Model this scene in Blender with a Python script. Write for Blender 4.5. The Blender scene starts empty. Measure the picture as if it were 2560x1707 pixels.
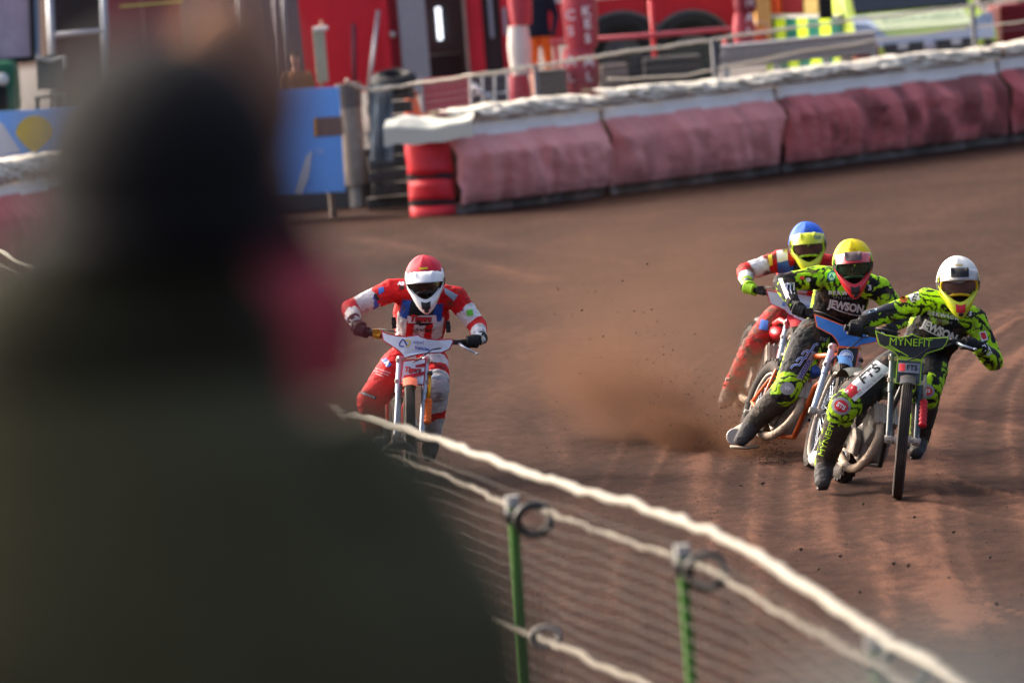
import bpy, bmesh, math, random
import numpy as np
from mathutils import Vector, Matrix
from mathutils.bvhtree import BVHTree

random.seed(7); np.random.seed(7)
scene = bpy.context.scene
COL = scene.collection
R = math.radians

# ------------------------------------------------------------------ camera
FPX = 200.0 / 36.0 * 2560.0            # 200 mm lens, pixels of the 2560 wide frame
CAM = Vector((0.0, 0.0, 3.5))
PITCH = math.atan(1021.0 / FPX)
ROLL = R(4.5)
fwd = Vector((0, math.cos(PITCH), -math.sin(PITCH)))
r0 = Vector((1, 0, 0)); u0 = Vector((0, math.sin(PITCH), math.cos(PITCH)))
cup = u0 * math.cos(ROLL) + r0 * math.sin(ROLL)
crt = r0 * math.cos(ROLL) - u0 * math.sin(ROLL)
cd = bpy.data.cameras.new('camera'); cam = bpy.data.objects.new('camera', cd); COL.objects.link(cam)
mw = Matrix((crt, cup, -fwd)).transposed().to_4x4(); mw.translation = CAM
cam.matrix_world = mw
cd.lens = 200.0; cd.sensor_width = 36.0; cd.sensor_fit = 'HORIZONTAL'
cd.clip_start = 0.1; cd.clip_end = 3000
cd.dof.use_dof = True; cd.dof.focus_distance = 35.0; cd.dof.aperture_fstop = 2.9
scene.camera = cam

# ------------------------------------------------------------------ sky, sun, exposure
w = bpy.data.worlds.new('World'); scene.world = w; w.use_nodes = True
nt = w.node_tree
sky = nt.nodes.new('ShaderNodeTexSky'); sky.sky_type = 'NISHITA'; sky.sun_disc = False
SUN_EL = R(30); SUN_AZ = math.atan2(-1.0, 0.75)
sky.sun_elevation = SUN_EL; sky.sun_rotation = SUN_AZ
sky.air_density = 0.5; sky.dust_density = 8.0; sky.ozone_density = 0.1
nt.links.new(sky.outputs[0], nt.nodes['Background'].inputs[0])
nt.nodes['Background'].inputs[1].default_value = 0.15
sl = bpy.data.lights.new('sun', 'SUN'); sl.energy = 1.0; sl.angle = R(5); sl.color = (1.0, 0.93, 0.83)
so = bpy.data.objects.new('sun', sl); COL.objects.link(so)
sdir = Vector((math.sin(SUN_AZ) * math.cos(SUN_EL), math.cos(SUN_AZ) * math.cos(SUN_EL), math.sin(SUN_EL)))
so.rotation_euler = sdir.to_track_quat('Z', 'Y').to_euler(); so.location = (-20, 60, 40)
scene.view_settings.view_transform = 'Standard'; scene.view_settings.look = 'None'
scene.view_settings.exposure = 1.7; scene.view_settings.gamma = 1.0
scene.view_settings.use_curve_mapping = False
scene.render.engine = 'CYCLES'
cy = scene.cycles
cy.use_denoising = True; cy.max_bounces = 6; cy.diffuse_bounces = 3; cy.glossy_bounces = 3
cy.transmission_bounces = 4; cy.volume_bounces = 1; cy.transparent_max_bounces = 12
cy.volume_step_rate = 2.0; cy.caustics_reflective = False; cy.caustics_refractive = False

# ------------------------------------------------------------------ photograph -> place
def ray(px, py):
    return fwd + crt * ((px - 1280.0) / FPX) + cup * (-(py - 853.5) / FPX)
def at(px, py, Y):
    d = ray(px, py); return CAM + d * ((Y - CAM.y) / d.y)
def atz(px, py, z):
    d = ray(px, py); return CAM + d * ((z - CAM.z) / d.z)
K = 2560.0 / 2352.0
def da(x, y, Y): return at(x * K, y * K, Y)
def dz(x, y, z=0.0): return atz(x * K, y * K, z)

# ------------------------------------------------------------------ materials
MATS = {}
def mat(name, col, rough=0.6, metal=0.0, var=0.12, scale=18.0, bump=0.0, bscale=120.0, dust=0.0,
        dcol=(0.17, 0.105, 0.07), dscale=9.0, attr=None, spec=0.28, coat=0.0, trans=0.0, emit=0.0, sheen=0.0, alpha=1.0):
    if name in MATS: return MATS[name]
    m = bpy.data.materials.new(name); m.use_nodes = True; MATS[name] = m
    t = m.node_tree; N = t.nodes; L = t.links; b = N['Principled BSDF']
    tc = N.new('ShaderNodeTexCoord')
    if attr:
        a = N.new('ShaderNodeVertexColor'); a.layer_name = attr; cs = a.outputs[0]
    else:
        c = N.new('ShaderNodeRGB'); c.outputs[0].default_value = (*col, 1); cs = c.outputs[0]
    if var > 0:
        n = N.new('ShaderNodeTexNoise'); n.inputs['Scale'].default_value = scale; n.inputs['Detail'].default_value = 6
        n.inputs['Roughness'].default_value = 0.65
        L.new(tc.outputs['Object'], n.inputs['Vector'])
        mr = N.new('ShaderNodeMapRange'); mr.inputs[1].default_value = 0.25; mr.inputs[2].default_value = 0.75
        mr.inputs[3].default_value = 1 - var; mr.inputs[4].default_value = 1 + var
        L.new(n.outputs[0], mr.inputs[0])
        mx = N.new('ShaderNodeVectorMath'); mx.operation = 'SCALE'
        L.new(cs, mx.inputs[0]); L.new(mr.outputs[0], mx.inputs['Scale']); cs = mx.outputs[0]
    rs = None
    if dust > 0:
        n2 = N.new('ShaderNodeTexNoise'); n2.inputs['Scale'].default_value = dscale; n2.inputs['Detail'].default_value = 8
        n2.inputs['Roughness'].default_value = 0.7
        L.new(tc.outputs['Object'], n2.inputs['Vector'])
        m2 = N.new('ShaderNodeMapRange'); m2.inputs[1].default_value = 0.68 - 0.45 * dust; m2.inputs[2].default_value = 0.95 - 0.35 * dust
        m2.inputs[4].default_value = min(1.0, 0.35 + 0.65 * dust)
        L.new(n2.outputs[0], m2.inputs[0])
        mix = N.new('ShaderNodeMix'); mix.data_type = 'RGBA'
        L.new(m2.outputs[0], mix.inputs[0]); L.new(cs, mix.inputs[6]); mix.inputs[7].default_value = (*dcol, 1)
        cs = mix.outputs[2]
        rr = N.new('ShaderNodeMapRange'); rr.inputs[3].default_value = rough; rr.inputs[4].default_value = 0.9
        L.new(m2.outputs[0], rr.inputs[0]); rs = rr.outputs[0]
    L.new(cs, b.inputs['Base Color'])
    if rs: L.new(rs, b.inputs['Roughness'])
    else: b.inputs['Roughness'].default_value = rough
    b.inputs['Metallic'].default_value = metal
    b.inputs['Specular IOR Level'].default_value = spec
    b.inputs['Coat Weight'].default_value = coat
    b.inputs['Transmission Weight'].default_value = trans
    b.inputs['Sheen Weight'].default_value = sheen
    b.inputs['Alpha'].default_value = alpha
    if emit > 0:
        b.inputs['Emission Color'].default_value = (*col, 1); b.inputs['Emission Strength'].default_value = emit
    if bump > 0:
        n3 = N.new('ShaderNodeTexNoise'); n3.inputs['Scale'].default_value = bscale; n3.inputs['Detail'].default_value = 4
        L.new(tc.outputs['Object'], n3.inputs['Vector'])
        bp = N.new('ShaderNodeBump'); bp.inputs['Strength'].default_value = bump; bp.inputs['Distance'].default_value = 0.02
        L.new(n3.outputs[0], bp.inputs['Height']); L.new(bp.outputs[0], b.inputs['Normal'])
    return m

# ------------------------------------------------------------------ objects
LOC = {}
def tag(o, label=None, cat=None, group=None, kind=None):
    if label: o['label'] = label
    if cat: o['category'] = cat
    if group: o['group'] = group
    if kind: o['kind'] = kind
    return o
def thing(name, loc, label, cat, group=None):
    o = bpy.data.objects.new(name, None); COL.objects.link(o); o.location = loc; LOC[o] = Vector(loc)
    o.empty_display_size = 0.2
    return tag(o, label, cat, group)

class MB:
    def __init__(s): s.v = []; s.f = []
    def add(s, vs, fs):
        o = len(s.v); s.v += [tuple(v) for v in vs]; s.f += [tuple(i + o for i in f) for f in fs]; return s
    def box(s, c, size, ax=None):
        c = Vector(c); a = ax or (Vector((1, 0, 0)), Vector((0, 1, 0)), Vector((0, 0, 1)))
        vs = [c + a[0] * (size[0] / 2 * i) + a[1] * (size[1] / 2 * j) + a[2] * (size[2] / 2 * k)
              for i in (-1, 1) for j in (-1, 1) for k in (-1, 1)]
        return s.add(vs, [(0, 1, 3, 2), (4, 6, 7, 5), (0, 4, 5, 1), (2, 3, 7, 6), (0, 2, 6, 4), (1, 5, 7, 3)])
    def tube(s, pts, rad, n=10, ref=None, cap=True, closed=False):
        pts = [Vector(p) for p in pts]; m = len(pts)
        if not isinstance(rad, (list, tuple)): rad = [rad] * m
        vs = []; prev = None
        for i, p in enumerate(pts):
            if closed: t = pts[(i + 1) % m] - pts[i - 1]
            else: t = pts[min(i + 1, m - 1)] - pts[max(i - 1, 0)]
            if t.length < 1e-9: t = Vector((0, 0, 1))
            t.normalize()
            if ref is not None: a = Vector(ref) - t * t.dot(Vector(ref))
            elif prev is None:
                q = Vector((0, 0, 1)) if abs(t.z) < 0.9 else Vector((1, 0, 0)); a = q - t * t.dot(q)
            else: a = prev - t * t.dot(prev)
            a.normalize(); prev = a; b = t.cross(a)
            ra = rad[i]; ra, rb = ra if isinstance(ra, (list, tuple)) else (ra, ra)
            for k in range(n):
                g = 2 * math.pi * k / n
                vs.append(p + a * (ra * math.cos(g)) + b * (rb * math.sin(g)))
        fs = []
        for i in range(m if closed else m - 1):
            for k in range(n):
                a0 = i * n + k; a1 = i * n + (k + 1) % n; b0 = ((i + 1) % m) * n + k; b1 = ((i + 1) % m) * n + (k + 1) % n
                fs.append((a0, a1, b1, b0))
        if cap and not closed:
            fs.append(tuple(range(n - 1, -1, -1))); fs.append(tuple((m - 1) * n + k for k in range(n)))
        return s.add(vs, fs)
    def ell(s, c, r, ax=None, n=16, m=10):
        c = Vector(c); a = ax or (Vector((1, 0, 0)), Vector((0, 1, 0)), Vector((0, 0, 1)))
        if not isinstance(r, (list, tuple)): r = (r, r, r)
        vs = [c - a[2] * r[2]]
        for j in range(1, m):
            ph = -math.pi / 2 + math.pi * j / m
            for k in range(n):
                g = 2 * math.pi * k / n
                vs.append(c + a[0] * (r[0] * math.cos(ph) * math.cos(g)) + a[1] * (r[1] * math.cos(ph) * math.sin(g)) + a[2] * (r[2] * math.sin(ph)))
        vs.append(c + a[2] * r[2]); fs = []
        for k in range(n): fs.append((0, 1 + (k + 1) % n, 1 + k))
        for j in range(m - 2):
            for k in range(n):
                b0 = 1 + j * n + k; b1 = 1 + j * n + (k + 1) % n; fs.append((b0, b1, b1 + n, b0 + n))
        last = len(vs) - 1; base = 1 + (m - 2) * n
        for k in range(n): fs.append((base + k, base + (k + 1) % n, last))
        return s.add(vs, fs)
    def lathe(s, prof, c, axis, n=40, ref=None, closed=False):
        c = Vector(c); z = Vector(axis).normalized()
        q = Vector(ref) if ref is not None else (Vector((0, 0, 1)) if abs(z.z) < 0.9 else Vector((1, 0, 0)))
        a = (q - z * z.dot(q)).normalized(); b = z.cross(a); vs = []; m = len(prof)
        for (r, h) in prof:
            for k in range(n):
                g = 2 * math.pi * k / n; vs.append(c + z * h + a * (r * math.cos(g)) + b * (r * math.sin(g)))
        fs = []
        for i in range(m if closed else m - 1):
            for k in range(n):
                a0 = i * n + k; a1 = i * n + (k + 1) % n; j = (i + 1) % m
                fs.append((a0, a1, j * n + (k + 1) % n, j * n + k))
        return s.add(vs, fs)
    def grid(s, fn, nu, nv):
        vs = [fn(i / nu, j / nv) for i in range(nu + 1) for j in range(nv + 1)]
        fs = [(i * (nv + 1) + j, (i + 1) * (nv + 1) + j, (i + 1) * (nv + 1) + j + 1, i * (nv + 1) + j + 1) for i in range(nu) for j in range(nv)]
        return s.add(vs, fs)
    def slab(s, poly, off):
        """closed prism from a 3D polygon, extruded by the vector off"""
        n = len(poly); off = Vector(off)
        vs = [Vector(p) for p in poly] + [Vector(p) + off for p in poly]
        fs = [tuple(range(n)), tuple(range(2 * n - 1, n - 1, -1))] + [(i, n + i, n + (i + 1) % n, (i + 1) % n) for i in range(n)]
        return s.add(vs, fs)
    def build(s, name, m, parent=None, smooth=False, colors=None, bevel=0.0, cname='paint'):
        org = LOC.get(parent, Vector((0, 0, 0))) if parent else Vector((0, 0, 0))
        me = bpy.data.meshes.new(name)
        ox, oy, oz = org
        me.from_pydata([(v[0] - ox, v[1] - oy, v[2] - oz) for v in s.v], [], s.f); me.update()
        bm = bmesh.new(); bm.from_mesh(me); bmesh.ops.recalc_face_normals(bm, faces=bm.faces)
        if bevel > 0:
            bmesh.ops.bevel(bm, geom=[e for e in bm.edges if len(e.link_faces) == 2 and e.calc_face_angle(0) > 0.6], offset=bevel, segments=2, affect='EDGES', profile=0.6)
        bm.to_mesh(me); bm.free()
        if smooth:
            me.polygons.foreach_set('use_smooth', [True] * len(me.polygons))
            if smooth == 'auto': me.set_sharp_from_angle(angle=R(38))
        if colors is not None: set_colors(me, colors, cname)
        me.materials.append(m)
        o = bpy.data.objects.new(name, me); COL.objects.link(o)
        if parent: o.parent = parent; LOC[o] = org
        else: LOC[o] = Vector((0, 0, 0))
        return o

def set_colors(me, colors, cname='paint'):
    a = me.color_attributes.new(cname, 'FLOAT_COLOR', 'POINT')
    c = np.ones((len(me.vertices), 4), np.float32); c[:, :3] = colors
    a.data.foreach_set('color', c.ravel())

def vnoise(P, scale, seed=0):
    """smooth value noise, 0..1"""
    Q = np.asarray(P, float) * scale + 1000.0 + seed * 17.31
    i = np.floor(Q).astype(np.int64); f = Q - i; f = f * f * (3 - 2 * f)
    def h(a, b, c):
        n = (a * 374761393 + b * 668265263 + c * 2147483647 + seed * 974711) & 0x7fffffff
        n = ((n ^ (n >> 13)) * 1274126177) & 0x7fffffff
        return ((n ^ (n >> 16)) & 0xffff) / 65535.0
    x, y, z = i[:, 0], i[:, 1], i[:, 2]; fx, fy, fz = f[:, 0], f[:, 1], f[:, 2]
    def lx(yy, zz): return h(x, yy, zz) * (1 - fx) + h(x + 1, yy, zz) * fx
    def ly(zz): return lx(y, zz) * (1 - fy) + lx(y + 1, zz) * fy
    return ly(z) * (1 - fz) + ly(z + 1) * fz
def fbm(P, scale, oct=3, seed=0):
    t = 0; a = 1; n = 0
    for k in range(oct): t = t + a * vnoise(P, scale * 2 ** k, seed + k * 5); n += a; a *= 0.5
    return t / n

# ------------------------------------------------------------------ lettering and patches
TXT = {}
def text_mesh(txt, off=0.0, shear=0.0, space=1.0):
    if 'M' in txt: off = 0.0          # the built-in glyph folds over itself when emboldened
    key = (txt, off, shear, space)
    if key in TXT: return TXT[key]
    cu = bpy.data.curves.new('t', 'FONT'); cu.body = txt; cu.size = 1.0; cu.offset = off; cu.shear = shear
    cu.space_character = space; cu.align_x = 'CENTER'; cu.align_y = 'CENTER'; cu.resolution_u = 3
    ob = bpy.data.objects.new('t', cu); COL.objects.link(ob)
    dg = bpy.context.evaluated_depsgraph_get(); dg.update()
    me = bpy.data.meshes.new_from_object(ob.evaluated_get(dg))
    bm = bmesh.new(); bm.from_mesh(me); bmesh.ops.triangulate(bm, faces=bm.faces)
    for _ in range(2):
        lg = [e for e in bm.edges if e.calc_length() > 0.3]
        for e in lg: bmesh.utils.edge_split(e, e.verts[0], .5)
        bmesh.ops.triangulate(bm, faces=bm.faces[:], ngon_method='EAR_CLIP')
    vs = np.array([v.co[:2] for v in bm.verts]); fs = [tuple(v.index for v in f.verts) for f in bm.faces]; bm.free()
    bpy.data.objects.remove(ob); bpy.data.curves.remove(cu); bpy.data.meshes.remove(me)
    vs = vs / 0.70; vs[:, 1] -= (vs[:, 1].max() + vs[:, 1].min()) / 2; vs[:, 0] -= (vs[:, 0].max() + vs[:, 0].min()) / 2
    TXT[key] = (vs, fs); return TXT[key]

class Surf:
    """a built surface on which patches and letters are laid: body (raycast) or plate (depth function)"""
    def __init__(s, bvh=None, Y=None): s.bvh = bvh; s.Y = Y; s.last = None
    def put(s, px, py, off):
        d = ray(px, py).normalized()
        if s.bvh is not None:
            hit = s.bvh.ray_cast(CAM, d)
            if hit[0] is not None:
                s.last = (hit[0] - CAM).length; return hit[0] - d * off
            return CAM + d * ((s.last or 36.0) - off)
        y = s.Y(px, py) if callable(s.Y) else s.Y
        return at(px, py, y) - d * off
def lettering(surf, txt, c, h, ang, m, parent, off=0.006, bold=0.0, shear=0.0, space=1.0, name='lettering', wid=1.0, mirror=False):
    vs, fs = text_mesh(txt, bold, shear, space); a = R(ang); ca, sa = math.cos(a), math.sin(a); b = MB(); P = []
    for x, y in vs:
        x *= wid * (-1 if mirror else 1)
        X = (x * ca - y * sa) * h; Yv = (x * sa + y * ca) * h
        P.append(surf.put(c[0] + X, c[1] - Yv, off))
    b.add(P, fs); return b.build(name, m, parent)
def patch(surf, quad, m, parent, off=0.004, n=8, name='patch'):
    q = [np.array(p, float) for p in quad]
    def fn(u, v):
        p = (q[0] * (1 - u) + q[1] * u) * (1 - v) + (q[3] * (1 - u) + q[2] * u) * v
        return surf.put(p[0], p[1], off)
    return MB().grid(fn, n, n).build(name, m, parent, smooth=True)
def disc(surf, c, rx, ry, ang, m, parent, off=0.004, name='round_patch'):
    b = MB(); P = [surf.put(c[0], c[1], off)]; a = R(ang); fs = []
    for j in (1, 2):
        for k in range(24):
            g = 2 * math.pi * k / 24; x = rx * j / 2 * math.cos(g); y = ry * j / 2 * math.sin(g)
            P.append(surf.put(c[0] + x * math.cos(a) - y * math.sin(a), c[1] + x * math.sin(a) + y * math.cos(a), off))
    for k in range(24):
        fs.append((0, 1 + k, 1 + (k + 1) % 24)); fs.append((1 + k, 25 + k, 25 + (k + 1) % 24, 1 + (k + 1) % 24))
    return b.add(P, fs).build(name, m, parent, smooth=True)
def stroke(surf, pts, wpx, m, parent, off=0.006, name='logo_stroke'):
    """a bent ribbon mark"""
    b = MB(); P = []; n = len(pts)
    for i in range(n):
        p = np.array(pts[i], float); t = np.array(pts[min(i + 1, n - 1)], float) - np.array(pts[max(i - 1, 0)], float)
        t /= max(1e-6, np.hypot(*t)); q = np.array((-t[1], t[0])) * wpx / 2
        P.append(surf.put(*(p + q), off)); P.append(surf.put(*(p - q), off))
    return b.add(P, [(2 * i, 2 * i + 1, 2 * i + 3, 2 * i + 2) for i in range(n - 1)]).build(name, m, parent)
# ================================================================== THE TRACK
def axis_pts(segs):
    out = []
    for a, b, st in segs: out += list(np.arange(a, b, st))
    return np.array(out + [segs[-1][1]])
gx = axis_pts([(-600, -60, 60), (-60, -8, 4), (-8, -3.5, 0.3), (-3.5, 4.2, 0.04), (4.2, 9, 0.2), (9, 60, 4), (60, 600, 60)])
gy = axis_pts([(-60, 20, 4), (20, 27, 0.5), (27, 40, 0.05), (40, 52, 0.12), (52, 90, 0.5), (90, 200, 10), (200, 1200, 100)])
GX, GY = np.meshgrid(gx, gy, indexing='ij')
flat = np.stack([GX.ravel(), GY.ravel(), np.zeros(GX.size)], 1)
RUTS = [  # polylines of loose pale shale left by tyres (display px), width m, strength
    ([(2400, 785), (2300, 830), (2220, 875), (2150, 930), (2115, 1000), (2105, 1090), (2110, 1200), (2140, 1320), (2200, 1440)], .10, 1.0),
    ([(1612, 1040), (1606, 1090), (1606, 1150), (1622, 1220), (1660, 1300)], .055, .8),
    ([(1560, 1020), (1690, 1220), (1790, 1330), (1850, 1420), (1900, 1480)], .09, .5),
    ([(1845, 1130), (1880, 1200), (1960, 1280), (2080, 1350), (2250, 1420)], .07, .6),
    ([(2090, 1065), (2180, 1090), (2280, 1125), (2400, 1160)], .018, 1.1), ([(2150, 1080), (2230, 1112), (2330, 1140)], .016, .9),
    ([(2140, 1155), (2250, 1180), (2400, 1205)], .02, .7), ([(2110, 940), (2230, 965), (2400, 990)], .05, .6),
    ([(2250, 1060), (2330, 1160), (2400, 1250)], .05, .5), ([(2352, 700), (2220, 760), (2100, 830)], .16, .6),
    ([(820, 545), (950, 570), (1080, 600), (1240, 640)], .12, .8), ([(690, 835), (760, 812), (830, 785)], .05, .9),
    ([(1000, 530), (1200, 570), (1450, 600)], .10, .35), ([(1260, 960), (1290, 1020), (1310, 1090)], .05, .45),
    ([(1240, 760), (1150, 900), (1120, 1000)], .12, .35), ([(2352, 620), (2150, 700), (2050, 780)], .12, .35),
    ([(2270, 1385), (2352, 1405), (2420, 1420)], .012, 1.3), ([(2060, 1260), (2170, 1330), (2240, 1400)], .05, .45),
    ([(1950, 1180), (2000, 1240), (2100, 1290)], .05, .5), ([(2200, 480), (2000, 560), (1850, 640)], .3, .3), ([(2352, 430), (2100, 500)], .3, .3),
]
rng = random.Random(5)
for k in range(46):   # thin tyre marks following the racing line
    o = rng.uniform(-900, 330); tw = rng.uniform(-.12, .12); a0 = rng.randrange(0, 3); base_ = [(2400, 690), (2300, 745), (2200, 815), (2130, 900), (2090, 1000), (2080, 1120), (2100, 1260), (2150, 1420)]
    RUTS.append(([(x + o * (.55 + .45 * (y - 690) / 730) + tw * (y - 1000), y + rng.uniform(-6, 6)) for x, y in base_[a0:a0 + rng.randrange(4, 7)]], rng.choice([.012, .018, .025, .035]), rng.uniform(.3, .85)))
rut = np.zeros(len(flat))
for pl, wd, st in RUTS:
    P = np.array([dz(*p)[:2] for p in pl]); d2 = np.full(len(flat), 1e9)
    for i in range(len(P) - 1):
        a, b = P[i], P[i + 1]; ab = b - a; L2 = ab @ ab
        t = np.clip(((flat[:, :2] - a) @ ab) / L2, 0, 1)
        q = flat[:, :2] - a - t[:, None] * ab
        # ruts are stretched in depth by the low view, so widen them away from the lens
        d2 = np.minimum(d2, q[:, 0] ** 2 + (q[:, 1] * 0.45) ** 2)
    brk = 0.55 + 0.6 * fbm(flat * np.array([1, .6, 1]), 2.2, 3, int(wd * 1000))
    rut += st * np.exp(-d2 / (2 * wd * wd)) * np.clip(brk, 0, 1.3)
n1 = fbm(flat * np.array([1, .35, 1]), 1.6, 4, 3); n2 = fbm(flat, 14, 3, 9)
near = ((flat[:, 0] > -4) & (flat[:, 0] < 9) & (flat[:, 1] > 20) & (flat[:, 1] < 70)).astype(float)
zz = near * (0.016 * (n1 - .5) + 0.010 * (n2 - .5) + 0.013 * np.clip(rut, 0, 1.2) - 0.012)
tv = flat.copy(); tv[:, 2] = zz
nx, ny = len(gx), len(gy)
ii = np.arange(nx * ny).reshape(nx, ny)
tf = np.stack([ii[:-1, :-1], ii[1:, :-1], ii[1:, 1:], ii[:-1, 1:]], -1).reshape(-1, 4)
me = bpy.data.meshes.new('track'); me.from_pydata(tv.tolist(), [], tf.tolist()); me.update()
me.polygons.foreach_set('use_smooth', [True] * len(me.polygons))
cc = np.zeros((len(flat), 3)); cc[:, 0] = np.clip(rut, 0, 1.3); cc[:, 1] = n1
set_colors(me, cc, 'rut')
track = bpy.data.objects.new('track', me); COL.objects.link(track); LOC[track] = Vector((0, 0, 0))
tag(track, 'brown shale oval track with pale tyre ruts', None, None, 'structure')
m = bpy.data.materials.new('shale'); m.use_nodes = True; me.materials.append(m)
t = m.node_tree; N = t.nodes; L = t.links; b = N['Principled BSDF']
tc = N.new('ShaderNodeTexCoord'); va = N.new('ShaderNodeVertexColor'); va.layer_name = 'rut'
sep = N.new('ShaderNodeSeparateColor'); L.new(va.outputs[0], sep.inputs[0])
mp = N.new('ShaderNodeMapping'); mp.inputs['Scale'].default_value = (1, 0.45, 1); L.new(tc.outputs['Object'], mp.inputs[0])
def nz(scale, det, vec, rough=.6):
    n = N.new('ShaderNodeTexNoise'); n.inputs['Scale'].default_value = scale; n.inputs['Detail'].default_value = det
    n.inputs['Roughness'].default_value = rough; L.new(vec, n.inputs['Vector']); return n.outputs[0]
def rmp(v, a, b_, c, d):
    r = N.new('ShaderNodeMapRange'); r.inputs[1].default_value = a; r.inputs[2].default_value = b_; r.inputs[3].default_value = c; r.inputs[4].default_value = d
    L.new(v, r.inputs[0]); return r.outputs[0]
def mth(op, a, b_):
    r = N.new('ShaderNodeMath'); r.operation = op
    for k, q in ((0, a), (1, b_)):
        if isinstance(q, (int, float)): r.inputs[k].default_value = q
        else: L.new(q, r.inputs[k])
    return r.outputs[0]
big = rmp(nz(0.7, 5, mp.outputs[0]), .3, .7, -.17, .17)
mid = rmp(nz(9, 6, mp.outputs[0]), .3, .7, -.20, .20)
fine = rmp(nz(70, 5, tc.outputs['Object'], .75), .3, .7, -.35, .35)
fac = mth('ADD', mth('ADD', mth('ADD', big, mid), fine), mth('ADD', mth('MULTIPLY', sep.outputs[0], .50), .36))
cr = N.new('ShaderNodeValToRGB'); L.new(fac, cr.inputs[0])
e = cr.color_ramp.elements; e[0].position = 0.0; e[0].color = (0.022, 0.0105, 0.0070, 1)
e[1].position = 1.0; e[1].color = (0.135, 0.063, 0.040, 1)
q = e.new(.35); q.color = (0.040, 0.0190, 0.0127, 1); q = e.new(.7); q.color = (0.070, 0.033, 0.0217, 1)
# dark pebbles
vo = N.new('ShaderNodeTexVoronoi'); vo.inputs['Scale'].default_value = 26; L.new(tc.outputs['Object'], vo.inputs['Vector'])
peb = rmp(vo.outputs['Distance'], .10, .20, .45, 1.0)
sc = N.new('ShaderNodeVectorMath'); sc.operation = 'SCALE'; L.new(cr.outputs[0], sc.inputs[0]); L.new(peb, sc.inputs['Scale'])
L.new(sc.outputs[0], b.inputs['Base Color']); b.inputs['Roughness'].default_value = 0.92; b.inputs['Specular IOR Level'].default_value = .06
bp = N.new('ShaderNodeBump'); bp.inputs['Strength'].default_value = 0.8; bp.inputs['Distance'].default_value = .012
L.new(mth('ADD', fine, mth('MULTIPLY', mid, .8)), bp.inputs['Height']); L.new(bp.outputs[0], b.inputs['Normal'])

# loose clods lying on the shale, each a stone of its own up to 60, the fine ones one mass
mclod = mat('clod', (0.035, 0.019, 0.013), .95, var=.3)
def clod(b, c, r):
    vs = []; ic = [(0, 0, 1), (.9, 0, .4), (.28, .85, .4), (-.72, .53, .4), (-.72, -.53, .4), (.28, -.85, .4), (0, 0, -.5)]
    for p in ic: vs.append(Vector(c) + Vector(p) * r * random.uniform(.6, 1.2))
    b.add(vs, [(0, i, i % 5 + 1) for i in range(1, 6)] + [(6, i % 5 + 1, i) for i in range(1, 6)])
b = MB()
for k in range(1500):
    p = dz(random.uniform(1150, 2400), random.uniform(960, 1560)); s = random.choice([.003, .004, .005, .006])
    clod(b, (p.x, p.y, s * .3), s)
tag(b.build('loose_grit', mclod), 'dark grit scattered over the brown shale', 'grit', None, 'stuff')
spots = [(1982, 1160), (1752, 1113), (2100, 1190), (2274, 1283), (2086, 1302), (1975, 1363), (2180, 1330), (2053, 1297), (2290, 1390), (1880, 1310), (1930, 1280), (2190, 1225), (1700, 1118), (1840, 1265)]
for k, (x, y) in enumerate(spots):
    b = MB(); p = dz(x, y); clod(b, (p.x, p.y, .006), random.uniform(.013, .022))
    tag(b.build('dirt_clod', mclod), 'dark clod of shale lying on the track', 'clod', 'clods lying on the track')

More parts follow.
